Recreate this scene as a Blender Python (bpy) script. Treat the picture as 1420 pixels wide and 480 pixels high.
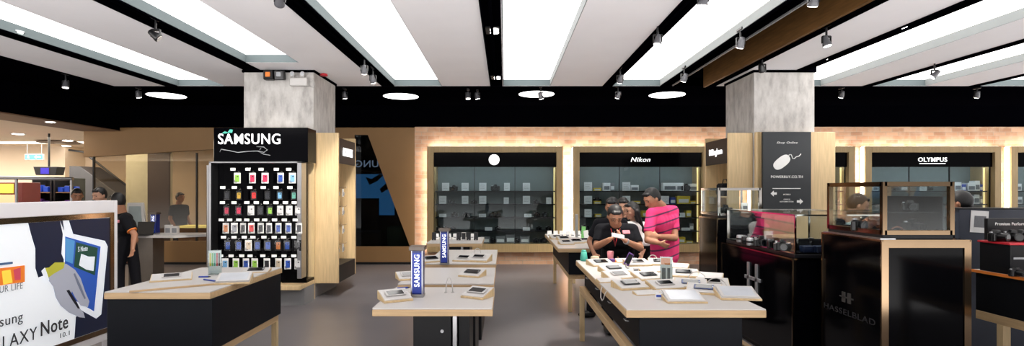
import bpy, bmesh, math, random
from mathutils import Vector, Matrix, Euler
for o in list(bpy.data.objects): bpy.data.objects.remove(o)
C = bpy.context.scene.collection
R = random.Random(7)
PI = math.pi
# ------------------------------------------------------------------ camera, world, exposure
F = 750.0; VX = 700.0; VY = 265.0; EYE = 1.6          # focal length and vanishing point in 1420x480 pixels
cd = bpy.data.cameras.new('camera'); cam = bpy.data.objects.new('camera', cd); C.objects.link(cam)
cam.location = (0, 0, EYE); cam.rotation_euler = (PI/2, 0, 0)
cd.sensor_width = 36; cd.lens = 36*F/1420; cd.shift_x = (710-VX)/1420; cd.shift_y = (VY-240)/1420
cd.clip_end = 200; bpy.context.scene.camera = cam
sc = bpy.context.scene
sc.view_settings.view_transform = 'Standard'; sc.view_settings.look = 'None'
sc.view_settings.gamma = 1; sc.view_settings.use_curve_mapping = False
sc.view_settings.exposure = 0.0
PANEL = 3.2      # strength of the luminous ceiling panels
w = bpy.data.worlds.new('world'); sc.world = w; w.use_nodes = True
# dim world with added light from below the horizon, to brighten the ceiling
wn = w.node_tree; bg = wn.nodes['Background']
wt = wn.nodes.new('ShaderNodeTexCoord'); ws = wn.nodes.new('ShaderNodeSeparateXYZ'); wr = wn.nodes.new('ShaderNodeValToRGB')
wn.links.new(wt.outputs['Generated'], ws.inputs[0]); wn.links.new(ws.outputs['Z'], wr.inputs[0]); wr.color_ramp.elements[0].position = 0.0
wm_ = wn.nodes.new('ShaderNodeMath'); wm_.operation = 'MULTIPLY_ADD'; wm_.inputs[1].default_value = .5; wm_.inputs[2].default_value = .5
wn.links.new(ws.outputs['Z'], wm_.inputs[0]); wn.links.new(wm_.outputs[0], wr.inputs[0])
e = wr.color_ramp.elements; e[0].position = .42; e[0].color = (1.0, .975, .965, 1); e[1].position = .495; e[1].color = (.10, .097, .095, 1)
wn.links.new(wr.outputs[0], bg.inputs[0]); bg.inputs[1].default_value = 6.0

def X_(px, Y): return (px-VX)*Y/F
def Z_(py, Y): return EYE-(py-VY)*Y/F
def gnd(px, py, z=0.0):
    Y = F*(EYE-z)/(py-VY); return X_(px, Y), Y
# ------------------------------------------------------------------ materials
def lin(c):
    return tuple(((v/255)/12.92 if v/255 <= 0.04045 else ((v/255+0.055)/1.055)**2.4) for v in c)
MATS = {}
def mat(name, rgb, rough=0.5, metal=0.0, noise=0.06, scale=8.0, bump=0.0, spec=0.5, stretch=None, coat=0.0):
    if name in MATS: return MATS[name]
    m = bpy.data.materials.new(name); m.use_nodes = True; nt = m.node_tree; b = nt.nodes['Principled BSDF']
    c = lin(rgb)
    b.inputs['Roughness'].default_value = rough; b.inputs['Metallic'].default_value = metal
    b.inputs['Specular IOR Level'].default_value = spec; b.inputs['Coat Weight'].default_value = coat
    tc = nt.nodes.new('ShaderNodeTexCoord'); mp = nt.nodes.new('ShaderNodeMapping'); nz = nt.nodes.new('ShaderNodeTexNoise')
    mp.inputs['Scale'].default_value = stretch or (1, 1, 1)
    nz.inputs['Scale'].default_value = scale; nz.inputs['Detail'].default_value = 4
    nt.links.new(tc.outputs['Object'], mp.inputs[0]); nt.links.new(mp.outputs[0], nz.inputs['Vector'])
    rp = nt.nodes.new('ShaderNodeValToRGB')
    rp.color_ramp.elements[0].position = .3; rp.color_ramp.elements[1].position = .7
    rp.color_ramp.elements[0].color = tuple(max(0, v*(1-noise)) for v in c)+(1,)
    rp.color_ramp.elements[1].color = tuple(min(1, v*(1+noise)) for v in c)+(1,)
    nt.links.new(nz.outputs['Fac'], rp.inputs[0]); nt.links.new(rp.outputs[0], b.inputs['Base Color'])
    if bump:
        bp = nt.nodes.new('ShaderNodeBump'); bp.inputs['Strength'].default_value = bump
        nt.links.new(nz.outputs['Fac'], bp.inputs['Height']); nt.links.new(bp.outputs[0], b.inputs['Normal'])
    MATS[name] = m; return m
def emit(name, rgb, s):
    if name in MATS: return MATS[name]
    m = bpy.data.materials.new(name); m.use_nodes = True; b = m.node_tree.nodes['Principled BSDF']
    b.inputs['Base Color'].default_value = lin(rgb)+(1,); b.inputs['Emission Color'].default_value = lin(rgb)+(1,)
    b.inputs['Emission Strength'].default_value = s; b.inputs['Roughness'].default_value = .4
    MATS[name] = m; return m
def glass(name, tint=(235, 245, 245), refl=0.06, rough=0.0):
    if name in MATS: return MATS[name]
    m = bpy.data.materials.new(name); m.use_nodes = True; nt = m.node_tree
    for n in list(nt.nodes):
        if n.type != 'OUTPUT_MATERIAL': nt.nodes.remove(n)
    out = nt.nodes['Material Output']; t = nt.nodes.new('ShaderNodeBsdfTransparent'); g = nt.nodes.new('ShaderNodeBsdfGlossy')
    t.inputs[0].default_value = lin(tint)+(1,); g.inputs['Roughness'].default_value = rough
    g.inputs['Color'].default_value = (1, 1, 1, 1)
    lw = nt.nodes.new('ShaderNodeLayerWeight'); lw.inputs[0].default_value = .25
    ma = nt.nodes.new('ShaderNodeMath'); ma.operation = 'MULTIPLY_ADD'; ma.inputs[1].default_value = .5; ma.inputs[2].default_value = refl*.15
    nt.links.new(lw.outputs['Fresnel'], ma.inputs[0])
    mx = nt.nodes.new('ShaderNodeMixShader'); nt.links.new(ma.outputs[0], mx.inputs[0])
    nt.links.new(t.outputs[0], mx.inputs[1]); nt.links.new(g.outputs[0], mx.inputs[2]); nt.links.new(mx.outputs[0], out.inputs[0])
    MATS[name] = m; return m
def wood(name, rgb, axis='z', rough=.45, amt=.12):
    st = {'z': (7, 7, .5), 'x': (.5, 7, 7), 'y': (7, .5, 7)}[axis]
    return mat(name, rgb, rough, 0, amt, 6, .04, .4, st)
def brick_mat():
    m = bpy.data.materials.new('brick'); m.use_nodes = True; nt = m.node_tree; b = nt.nodes['Principled BSDF']
    N = nt.nodes.new; L = nt.links.new
    tc = N('ShaderNodeTexCoord'); sp = N('ShaderNodeSeparateXYZ'); cb = N('ShaderNodeCombineXYZ')
    L(tc.outputs['Object'], sp.inputs[0]); L(sp.outputs['X'], cb.inputs['X']); L(sp.outputs['Z'], cb.inputs['Y'])
    br = N('ShaderNodeTexBrick'); br.inputs['Scale'].default_value = 1.0
    br.inputs['Brick Width'].default_value = .26; br.inputs['Row Height'].default_value = .085; br.inputs['Mortar Size'].default_value = .007
    br.inputs['Mortar Smooth'].default_value = .3; br.inputs['Bias'].default_value = 0
    br.inputs['Color1'].default_value = lin((222, 178, 144))+(1,); br.inputs['Color2'].default_value = lin((190, 142, 110))+(1,)
    br.inputs['Mortar'].default_value = lin((196, 170, 146))+(1,)
    L(cb.outputs[0], br.inputs['Vector'])
    nz = N('ShaderNodeTexNoise'); nz.inputs['Scale'].default_value = 5; nz.inputs['Detail'].default_value = 6; L(tc.outputs['Object'], nz.inputs['Vector'])
    rp = N('ShaderNodeValToRGB'); rp.color_ramp.elements[0].position = .45; rp.color_ramp.elements[1].position = .75
    L(nz.outputs['Fac'], rp.inputs[0])
    mx = N('ShaderNodeMixRGB'); mx.inputs['Color2'].default_value = lin((226, 200, 176))+(1,)
    mm = N('ShaderNodeMath'); mm.operation = 'MULTIPLY'; mm.inputs[1].default_value = .6; L(rp.outputs[0], mm.inputs[0])
    L(mm.outputs[0], mx.inputs['Fac']); L(br.outputs['Color'], mx.inputs['Color1']); L(mx.outputs[0], b.inputs['Base Color'])
    b.inputs['Roughness'].default_value = .85
    bp = N('ShaderNodeBump'); bp.inputs['Strength'].default_value = .5; bp.inputs['Distance'].default_value = .01; bp.invert = True
    L(br.outputs['Fac'], bp.inputs['Height']); L(bp.outputs[0], b.inputs['Normal'])
    return m
def concrete_mat():
    m = mat('concrete', (172, 168, 164), .8, 0, .0, 3)
    nt = m.node_tree; N = nt.nodes.new; L = nt.links.new; b = nt.nodes['Principled BSDF']
    tc = N('ShaderNodeTexCoord'); mp = N('ShaderNodeMapping'); mp.inputs['Scale'].default_value = (3.5, 3.5, 1.3)
    nz = N('ShaderNodeTexNoise'); nz.inputs['Scale'].default_value = 2.4; nz.inputs['Detail'].default_value = 9; nz.inputs['Roughness'].default_value = .65
    L(tc.outputs['Object'], mp.inputs[0]); L(mp.outputs[0], nz.inputs['Vector'])
    rp = N('ShaderNodeValToRGB'); e = rp.color_ramp.elements
    e[0].position = .3; e[0].color = lin((150, 146, 143))+(1,); e[1].position = .68; e[1].color = lin((200, 197, 193))+(1,)
    k = e.new(.48); k.color = lin((180, 176, 172))+(1,)
    L(nz.outputs['Fac'], rp.inputs[0]); L(rp.outputs[0], b.inputs['Base Color'])
    bp = N('ShaderNodeBump'); bp.inputs['Strength'].default_value = .15; L(nz.outputs['Fac'], bp.inputs['Height']); L(bp.outputs[0], b.inputs['Normal'])
    return m
M = dict(
 ceil=mat('ceiling_paint', (238, 236, 238), .9, 0, .015, 2),
 recess=mat('recess_paint', (92, 102, 104), .8, 0, .02),  # one recess paint: darker copy, shade put into left and end walls
 recess_light=mat('recess_paint_light', (134, 138, 138), .8, 0, .02),  # same recess paint, lighter copy for right walls that look lit
 black=mat('black_paint', (3, 3, 6), .7, 0, .1, 3, 0, .0),
 gloss=mat('gloss_black', (4, 4, 6), .1, 0, .1, 3, 0, .07),
 satin=mat('satin_black', (13, 14, 18), .45, 0, .1, 5, 0, .3),
 drum=mat('charcoal_laminate', (13, 16, 22), .5, 0, .08, 5, 0, .15),
 floor=mat('floor_epoxy', (112, 108, 110), .32, 0, .07, 1.3, .01, .5),
 brown=mat('bronze_wall', (142, 108, 68), .55, 0, .04, 2, .01, .4),
 soffit=mat('tan_soffit', (120, 92, 70), .6, 0, .04, 2),
 brick=brick_mat(), conc=concrete_mat(),
 wood=wood('pale_oak', (204, 178, 136)), woodx=wood('pale_oak_edge', (190, 160, 120), 'x'), woody=wood('pale_oak_long', (190, 160, 120), 'y'),
 frame=wood('cabinet_oak', (176, 150, 106)), darkwood=wood('walnut_beam', (112, 80, 44), 'y', .5, .25),
 white=mat('white_laminate', (190, 187, 184), .4, 0, .015, 4),
 cream=mat('cream_wall', (232, 214, 190), .8, 0, .02, 2),
 steel=mat('brushed_steel', (170, 170, 172), .3, 1, .05, 20, 0, .5, (1, 1, 30)),
 chrome=mat('chrome', (215, 210, 204), .08, 1, .02),
 bronze=mat('bronze_chrome', (126, 106, 84), .12, 1, .03),
 grey=mat('mid_grey', (128, 128, 130), .5, 0, .03), plastic=mat('black_plastic', (18, 18, 20), .35, 0, .1, 20),
 silver=mat('silver_plastic', (178, 180, 184), .3, .6, .03), paper=mat('paper', (232, 232, 230), .8, 0, .03, 12),
 ink=mat('printed_grey', (120, 122, 126), .8, 0, .1, 40), blue=mat('cobalt_blue', (28, 62, 160), .3, 0, .05, 4),
 red=mat('red', (196, 32, 46), .4), orange=mat('orange', (230, 130, 50), .5), teal=mat('teal', (70, 170, 150), .4),
 purple=mat('purple', (88, 50, 120), .4), pinkc=mat('pink_plastic', (226, 140, 150), .3),
 green=mat('fresh_green', (120, 190, 110), .5), yellow=mat('yellow', (226, 196, 50), .5),
 skin=mat('tan_skin', (170, 120, 92), .55, 0, .05, 30), skin2=mat('light_skin', (192, 146, 120), .55, 0, .05, 30),
 hair=mat('black_hair', (14, 12, 13), .5, 0, .3, 60, .2), polo=mat('black_cotton', (17, 18, 23), .9, 0, .15, 30, .1, .2),
 jeans=mat('dark_trousers', (16, 16, 22), .85, 0, .15, 30, .1, .2), shoe=mat('black_shoe', (14, 14, 15), .4),
 glass=glass('clear_glass', (250, 253, 253)), tinted=glass('tinted_glass', (212, 204, 190), .10), acrylic=glass('acrylic', (240, 245, 245), .12),
 packfilm=glass('clear_packaging', (252, 252, 252), .05, .05),
 lamp=emit('lamp_glow', (255, 250, 244), 14), panel=emit('ceiling_light_panel', (255, 253, 250), PANEL),
 disc=emit('round_panel_glow', (255, 253, 250), 4.0), led=emit('led_strip_glow', (255, 240, 224), 10.0),
 sign=emit('sign_glow', (255, 255, 255), 1.1), screen=mat('black_screen', (10, 12, 16), .08),
 scr_blue=emit('blue_screen', (90, 170, 225), .8), lightbox=emit('lightbox_face', (224, 228, 232), .5),
)
# ------------------------------------------------------------------ mesh helpers
class MB:
    def __init__(s): s.bm = bmesh.new(); s.mi = 0
    def _fin(s, vs, bev=0, seg=1):
        fs = set(f for v in vs for f in v.link_faces)
        for f in fs: f.material_index = s.mi
        if bev:
            es = list(set(e for v in vs for e in v.link_edges))
            r = bmesh.ops.bevel(s.bm, geom=es, offset=bev, segments=seg, affect='EDGES', profile=.5)
            for f in r['faces']: f.material_index = s.mi
        return s
    def box(s, x0, x1, y0, y1, z0, z1, bev=0, rot=None, piv=None):
        m = Matrix.Translation(((x0+x1)/2, (y0+y1)/2, (z0+z1)/2)) @ Matrix.Diagonal((abs(x1-x0), abs(y1-y0), abs(z1-z0), 1))
        if rot is not None:
            p = Vector(piv if piv is not None else ((x0+x1)/2, (y0+y1)/2, (z0+z1)/2))
            m = Matrix.Translation(p) @ Euler(rot).to_matrix().to_4x4() @ Matrix.Translation(-p) @ m
        r = bmesh.ops.create_cube(s.bm, size=1, matrix=m); return s._fin(r['verts'], bev)
    def cyl(s, p0, p1, r0, r1=None, seg=16, bev=0):
        p0 = Vector(p0); p1 = Vector(p1); d = p1-p0; r1 = r0 if r1 is None else r1
        m = Matrix.Translation((p0+p1)/2) @ d.to_track_quat('Z', 'Y').to_matrix().to_4x4()
        r = bmesh.ops.create_cone(s.bm, cap_ends=True, segments=seg, radius1=r0, radius2=r1, depth=d.length, matrix=m)
        return s._fin(r['verts'], bev)
    def ball(s, c, r, rot=None, seg=14):
        if not hasattr(r, '__len__'): r = (r, r, r)
        q = rot.to_4x4() if rot is not None else Matrix.Identity(4)
        m = Matrix.Translation(Vector(c)) @ q @ Matrix.Diagonal((r[0], r[1], r[2], 1))
        nv = max(6, seg*2//3); mk = s.bm.verts.new
        top, bot = mk(m @ Vector((0, 0, 1))), mk(m @ Vector((0, 0, -1)))
        rg = [[mk(m @ Vector((math.sin(PI*j/nv)*math.cos(2*PI*i/seg), math.sin(PI*j/nv)*math.sin(2*PI*i/seg), math.cos(PI*j/nv)))) for i in range(seg)] for j in range(1, nv)]
        nf = s.bm.faces.new; fs = []
        for i in range(seg):
            j = (i+1) % seg; fs.append(nf((top, rg[0][i], rg[0][j]))); fs.append(nf((bot, rg[-1][j], rg[-1][i])))
            for a, b in zip(rg, rg[1:]): fs.append(nf((a[i], b[i], b[j], a[j])))
        for f in fs: f.smooth = True; f.material_index = s.mi
        return s
    def cap(s, p0, p1, r0, r1=None):
        r1 = r0 if r1 is None else r1
        s.cyl(p0, p1, r0, r1, 14); s.ball(p0, r0, None, 14); s.ball(p1, r1, None, 14); return s
    def prism(s, pts, a0, a1, plane='xz', bev=0):
        # pts in the plane, extruded along the remaining axis from a0 to a1
        def P(u, v, a): return {'xz': (u, a, v), 'yz': (a, u, v), 'xy': (u, v, a)}[plane]
        A = [s.bm.verts.new(P(u, v, a0)) for u, v in pts]; B = [s.bm.verts.new(P(u, v, a1)) for u, v in pts]
        n = len(pts); s.bm.faces.new(A); s.bm.faces.new(B[::-1])
        for i in range(n): s.bm.faces.new((A[i], B[i], B[(i+1) % n], A[(i+1) % n]))
        bmesh.ops.recalc_face_normals(s.bm, faces=list(set(f for v in A+B for f in v.link_faces)))
        return s._fin(A+B, bev)
    def tube(s, pts, r, seg=8):
        pts = [Vector(p) for p in pts]; rings = []
        for i, p in enumerate(pts):
            d = (pts[min(i+1, len(pts)-1)]-pts[max(i-1, 0)]).normalized(); q = d.to_track_quat('Z', 'Y')
            rings.append([s.bm.verts.new(p+q @ Vector((r*math.cos(2*PI*k/seg), r*math.sin(2*PI*k/seg), 0))) for k in range(seg)])
        for a, b in zip(rings, rings[1:]):
            for k in range(seg):
                f = s.bm.faces.new((a[k], a[(k+1) % seg], b[(k+1) % seg], b[k])); f.smooth = True
        s.bm.faces.new(rings[0][::-1]); s.bm.faces.new(rings[-1])
        return s._fin([v for r_ in rings for v in r_])
    def lathe(s, prof, c=(0, 0, 0), seg=24):
        rings = [[s.bm.verts.new((c[0]+r*math.cos(2*PI*k/seg), c[1]+r*math.sin(2*PI*k/seg), c[2]+z)) for k in range(seg)] for r, z in prof]
        for a, b in zip(rings, rings[1:]):
            for k in range(seg):
                f = s.bm.faces.new((a[k], a[(k+1) % seg], b[(k+1) % seg], b[k])); f.smooth = True
        s.bm.faces.new(rings[0][::-1]); s.bm.faces.new(rings[-1]); return s._fin([v for r_ in rings for v in r_])
    def build(s, name, m, parent=None, loc=(0, 0, 0), rot=(0, 0, 0)):
        me = bpy.data.meshes.new(name); s.bm.to_mesh(me); s.bm.free()
        for q in (m if isinstance(m, (list, tuple)) else [m]): me.materials.append(q)
        o = bpy.data.objects.new(name, me); C.objects.link(o); o.location = loc; o.rotation_euler = rot
        if parent: o.parent = parent
        return o
def tag(o, label, cat, group=None, kind=None):
    o['label'] = label; o['category'] = cat
    if group: o['group'] = group
    if kind: o['kind'] = kind
    return o
def struct(o, label=None): o['kind'] = 'structure'; return o
def thing(name, label, cat, loc=(0, 0, 0), rz=0, group=None):
    o = bpy.data.objects.new(name, None); C.objects.link(o); o.location = loc; o.rotation_euler = (0, 0, rz); o.empty_display_size = .1
    return tag(o, label, cat, group)
def copy_tree(o, parent=None, loc=None, rz=None, label=None, rot=None, scale=None):
    c = o.copy(); C.objects.link(c); c.parent = parent
    for ch in KIDS.get(o.name, None) or [k for k in o.children]: copy_tree(ch, c)
    if loc is not None: c.location = loc
    if rz is not None: c.rotation_euler = (0, 0, rz)
    if rot is not None: c.rotation_euler = rot
    if scale is not None: c.scale = (scale,)*3 if not hasattr(scale, '__len__') else scale
    if label: c['label'] = label
    return c
KIDS = {}
def text(name, s, x0, x1, z0, z1, y, m, parent=None, depth=.006, shear=0.0, off=.0, mirror=False, rot90=False):
    """flat lettering in the local XZ plane facing -Y, fitted to the box"""
    cu = bpy.data.curves.new(name, 'FONT'); cu.body = s; cu.extrude = .02; cu.offset = off; cu.shear = shear; cu.resolution_u = 4
    cu.align_x = 'LEFT'; cu.space_character = 1.08; cu.offset = off*.45
    t = bpy.data.objects.new(name, cu); me = bpy.data.meshes.new_from_object(t); bpy.data.objects.remove(t)
    vs = [(v.co.x, v.co.y, v.co.z) for v in me.vertices]
    if rot90: vs = [(-b, a, c) for a, b, c in vs]
    if mirror: vs = [(-a, b, c) for a, b, c in vs]
    ax = min(v[0] for v in vs); bx = max(v[0] for v in vs); ay = min(v[1] for v in vs); by = max(v[1] for v in vs)
    for v, (a, b, c) in zip(me.vertices, vs):
        v.co = (x0+(a-ax)/(bx-ax)*(x1-x0), y-depth*(c/.04+.5), z0+(b-ay)/(by-ay)*(z1-z0))
    bm = bmesh.new(); bm.from_mesh(me); bmesh.ops.recalc_face_normals(bm, faces=bm.faces); bm.to_mesh(me); bm.free()
    me.materials.clear(); me.materials.append(m)
    o = bpy.data.objects.new(name, me); C.objects.link(o)
    if parent: o.parent = parent
    return o
ORD = ['first', 'second', 'third', 'fourth', 'fifth', 'sixth', 'seventh', 'eighth', 'ninth', 'tenth', 'eleventh', 'twelfth', 'thirteenth', 'fourteenth', 'fifteenth']
# ------------------------------------------------------------------ the room shell
H = 3.4; YB = 11.8; RAFT = 9.28
fl = MB(); fl.box(-26, 14, .4, 20, -.12, 0); struct(fl.build('floor', M['floor']))  # floor stops short so added light from below reaches the ceiling
openings = [(-5.60, -4.78, RAFT-.02), (-3.63, -2.88, 7.58), (-1.89, -1.075, RAFT-.02), (-.03, .78, RAFT-.02), (1.836, 2.66, RAFT-.02),
            (4.49, 5.41, RAFT-.02), (6.27, 7.2, RAFT-.02), (8.1, 9.05, RAFT-.02)]
tracks = [(-5.79, -5.60), (-3.86, -3.63), (-2.10, -1.89), (-.247, -.04), (1.674, 1.836), (3.49, 3.60), (4.33, 4.49), (6.13, 6.27), (7.96, 8.1)]
OY = 4.8
cu_ = MB()
cuts = sorted(set([-6.7, 2.70, 3.49, 13] + [v for a, b, c in openings for v in (a, b)] + [v for t in tracks for v in t]))
for a, b in zip(cuts, cuts[1:]):
    mid = (a+b)/2
    if b-a < 1e-4 or 2.70 < mid < 3.49: continue
    op = [o for o in openings if o[0] < mid < o[1]]; tr = [t for t in tracks if t[0] < mid < t[1]]
    if op:
        cu_.box(a, b, -1.2, OY, H, H+.2)
        if op[0][2] < RAFT-.1: cu_.box(a, b, op[0][2], RAFT, H, H+.2)
        else: cu_.box(a, b, op[0][2], RAFT, H, H+.2)
    elif tr: cu_.box(a, b, -1.2, RAFT, H+.09, H+.2)
    else: cu_.box(a, b, -1.2, RAFT, H, H+.2)
struct(cu_.build('ceiling', M['ceil']))
for i, (a, b, y1) in enumerate(openings):
    m = MB(); t = .008; lip = H+.003
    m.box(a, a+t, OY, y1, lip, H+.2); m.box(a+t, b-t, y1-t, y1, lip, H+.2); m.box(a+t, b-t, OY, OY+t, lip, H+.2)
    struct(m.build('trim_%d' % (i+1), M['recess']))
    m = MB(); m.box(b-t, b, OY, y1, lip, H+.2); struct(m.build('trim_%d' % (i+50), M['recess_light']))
names = ['far left, above the tablet advert', 'left, ending at the first concrete column', 'left of the centre track', 'right of the centre track',
         'left of the walnut beam', 'right of the second concrete column', 'right, second past the second column', 'far right, third past the second column']
for (a, b, y1), n in zip(openings, names):
    m = MB(); m.box(a+.01, b-.01, OY+.01, y1-.01, H+.11, H+.125)
    tag(m.build('ceiling_light', M['panel']), 'long glowing ceiling panel, '+n, 'ceiling light', 'long ceiling light panels')
for i, (a, b) in enumerate(tracks):
    y1 = 8.03 if i == 1 else RAFT-.005
    m = MB(); m.box(a, b, -1.2, y1, H+.05, H+.088); m.box(a, a+.018, -1.2, y1, H-.012, H+.05); m.box(b-.018, b, -1.2, y1, H-.012, H+.05)
    m.box((a+b)/2-.018, (a+b)/2+.018, -1.2, y1, H+.01, H+.05)
    struct(m.build('trim_%d' % (i+20), M['black']))
# dark slot beside the walnut beam, upper black ceiling and edge strips
m = MB(); m.box(2.66, 2.70, -1.2, RAFT, H-.01, H+.45); m.box(2.86, 2.90, -1.2, RAFT, H+.02, H+.09)
struct(m.build('trim_40', M['black']))
m = MB(); m.box(2.87, 2.89, -1.2, RAFT, H+.0, H+.02); struct(m.build('trim_41', M['grey']))
m = MB(); m.box(3.45, 3.49, -1.2, RAFT+.12, H, H+.42); struct(m.build('trim_42', M['darkwood']))
m = MB(); m.box(-6.72, 2.72, RAFT, RAFT+.03, H-.012, H+.3); m.box(3.49, 13, RAFT, RAFT+.03, H-.012, H+.3); m.box(-6.73, -6.70, -1.2, RAFT, H-.012, H+.3)
struct(m.build('trim_43', M['black']))
m = MB(); m.box(-8.4, 13, RAFT+.25, YB, H+.06, H+.2); m.box(-8.4, -6.70, -1.2, RAFT+.25, H+.06, H+.2); m.box(2.6, 3.5, -1.2, RAFT+.3, H+.46, H+.6)
m.box(-6.7, 13, RAFT, RAFT+.28, H+.46, H+.6); m.box(-6.7, 13, RAFT+.25, RAFT+.28, H+.06, H+.5)
struct(m.build('ceiling_back', M['black']))
m = MB(); m.box(-8.5, -8.4, -1.2, YB, 2.92, H+.2); m.box(-9.2, -9.1, -1.2, YB, 2.93, H+.2)
m.box(-9.2, 13, YB-.04, YB+.3, 3.0, H+.2)
m.box(-1.97, 13, YB-.06, YB+.3, 3.06, H+.2)
struct(m.build('wall_bulkhead', M['black']))
m = MB(); m.box(-9.2, -8.38, -1.2, YB, 2.90, 2.92); struct(m.build('ceiling_soffit', M['soffit']))
# bronze wall with the two glazed openings
def PB(pts, Y=YB): return [(X_(a, Y), Z_(b, Y)) for a, b in pts]
xa, xb, xc, xd = X_(116, YB), X_(345, YB), X_(491, YB), X_(575, YB)
m = MB()
m.prism([(xa, 2.985), (xb, 2.985), (xb, Z_(203, YB)), (X_(295, YB), Z_(207, YB)), (xa, Z_(218, YB))], YB, YB+.12)
m.prism([(X_(127, YB), 0), (xb, 0), (xb, Z_(334.5, YB)), (X_(127, YB), Z_(334.5, YB))], YB, YB+.12)
m.prism([(xb, 0), (xc, 0), (xc, 2.985), (xb, 2.985)], YB, YB+.12)
m.prism([(xc, Z_(187, YB)), (X_(510, YB), Z_(187, YB)), (xd, Z_(187, YB)), (xd, 2.985), (xc, 2.985)], YB, YB+.12)
m.prism([(X_(510, YB), Z_(187, YB)), (X_(568.5, YB), Z_(342, YB)), (xd, Z_(342, YB)), (xd, Z_(187, YB))], YB, YB+.12)
m.prism([(xc, 0), (xd, 0), (xd, Z_(342, YB)), (xc, Z_(342, YB))], YB, YB+.12)
struct(m.build('wall_back', M['brown']))
m = MB(); m.box(xa+.3, xd-.02, YB-.012, YB, 0, .05); struct(m.build('baseboard_back', M['satin']))
# brick wall around the niches
NX = [-1.67+3.135*k for k in range(5)]; NW = 2.92; NZ0, NZ1 = .285, 2.56
m = MB(); m.box(xd, 13, YB, YB+.15, NZ1-.02, 3.1); m.box(xd, 13, YB, YB+.15, 0, NZ0+.02)
e = xd
for x in NX:
    m.box(e, x+.05, YB, YB+.15, NZ0+.02, NZ1-.02); e = x+NW-.05
m.box(e, 15, YB, YB+.15, NZ0+.02, NZ1-.02) if e < 13 else None
struct(m.build('wall_brick', M['brick']))
# glazing
m = MB(); m.box(X_(127, YB), xb, YB+.05, YB+.06, Z_(334.5, YB)+.001, Z_(205, YB))
w1 = struct(m.build('window_1', M['tinted']))
m = MB()
for px in (127.5, 271):
    m.box(X_(px, YB)-.012, X_(px, YB)+.012, YB+.03, YB+.09, Z_(334.5, YB), Z_(212, YB))
struct(m.build('window_frame', M['plastic'], w1))
m = MB(); m.box(xc, X_(569, YB), YB+.05, YB+.06, Z_(342, YB), Z_(187, YB)); struct(m.build('window_2', glass('smoked_glass', (150, 160, 170), .03)))
# dim room behind the slanted window
m = MB(); m.box(-4.6, -1.75, 13.6, 13.7, 0, 3.4); m.box(-4.7, -4.6, YB+.13, 13.7, 0, 3.4); m.box(-1.8, -1.7, YB+.16, 13.7, 0, 3.4)
m.box(-4.7, -1.7, YB+.13, 13.7, 3.0, 3.1)
struct(m.build('wall_side_room', M['black']))
# ---- mall beyond the shop
m = MB(); m.box(-26, -9.2, -1.2, 17.5, 2.98, 3.1); m.box(-9.3, -4.7, YB+.13, 17.5, 2.98, 3.1); struct(m.build('ceiling_mall', M['cream']))
m = MB(); m.box(-26, -4.7, 17.4, 17.5, 0, 3); m.box(-16.6, -13.5, 16.6, 17.4, 0, 2.98); struct(m.build('wall_mall', M['cream']))
m = MB(); m.box(-26, -25.9, 4, 17.4, 0, 3); struct(m.build('wall_left', M['cream']))
m = MB(); m.box(-4.8, -4.7, 13.7, 17.4, 0, 3); m.box(-4.8, -4.7, YB+.12, 13.7, 0, 3); struct(m.build('wall_mall_side', M['cream']))
tag(MB().box(-17.5, -9.9, 15.1, 15.3, 2.94, 2.979).build('light_strip', emit('mall_strip', (255, 244, 226), 3)), 'long glowing strip light on the cream mall ceiling', 'ceiling light')
def AREA(name, loc, sx, sy, power, rot=(0, 0, 0), col=(1, .95, .88)):
    l = bpy.data.lights.new(name, 'AREA'); l.shape = 'RECTANGLE'; l.size = sx; l.size_y = sy; l.energy = power; l.color = col
    o = bpy.data.objects.new(name, l); C.objects.link(o); o.location = loc; o.rotation_euler = rot; return o
AREA('mall_ceiling_light', (-14, 13, 2.9), 9, 4, 900, col=(1, .9, .76))
AREA('mall_ceiling_light', (-7, 14.6, 2.9), 3, 3, 90, col=(1, .92, .8))
# ------------------------------------------------------------------ columns
def column(x0, x1, y0, y1, label):
    m = MB(); m.box(x0, x1, y0, y1, 0, H+.05, .006); r = m.build('concrete_column', M['conc']); tag(r, label, 'column', 'concrete columns')
    m = MB(); m.box(x0-.02, x1+.02, y0-.02, y1+.02, H-.035, H+.05); m.build('ceiling_collar', M['black'], r)
    m = MB(); m.box(x0-.01, x1+.01, y0-.01, y1+.01, 0, .18); m.build('plinth', M['grey'], r)
    return r
column(-3.885, -2.845, 8.05, 9.08, 'square grey concrete column behind the wall rack of phone cases')
column(3.71, 4.61, 8.05, 9.08, 'square grey concrete column behind the black mouse signboard')
# ------------------------------------------------------------------ round ceiling lights
for px, py, n in ((231, 133, 'leftmost round one, left of the first concrete column'), (556, 134, 'round one above the slanted dark window'),
              (744, 131, 'round one between the first two brick niches'), (925, 132, 'rightmost round one, left of the second concrete column')):
    Y = 1.8*F/(py-0.6-0) if False else 1.82*F/(VY-py)
    t = thing('round_ceiling_light', 'round glowing ceiling disc, '+n, 'ceiling light', (X_(px, Y), Y, 3.42), 0, 'round ceiling disc lights')
    MB().lathe([(.335, 0), (.335, .012)], seg=40).build('diffuser', M['disc'], t)
    MB().lathe([(.35, .004), (.35, .04)], seg=40).build('rim', M['black'], t)
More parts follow.
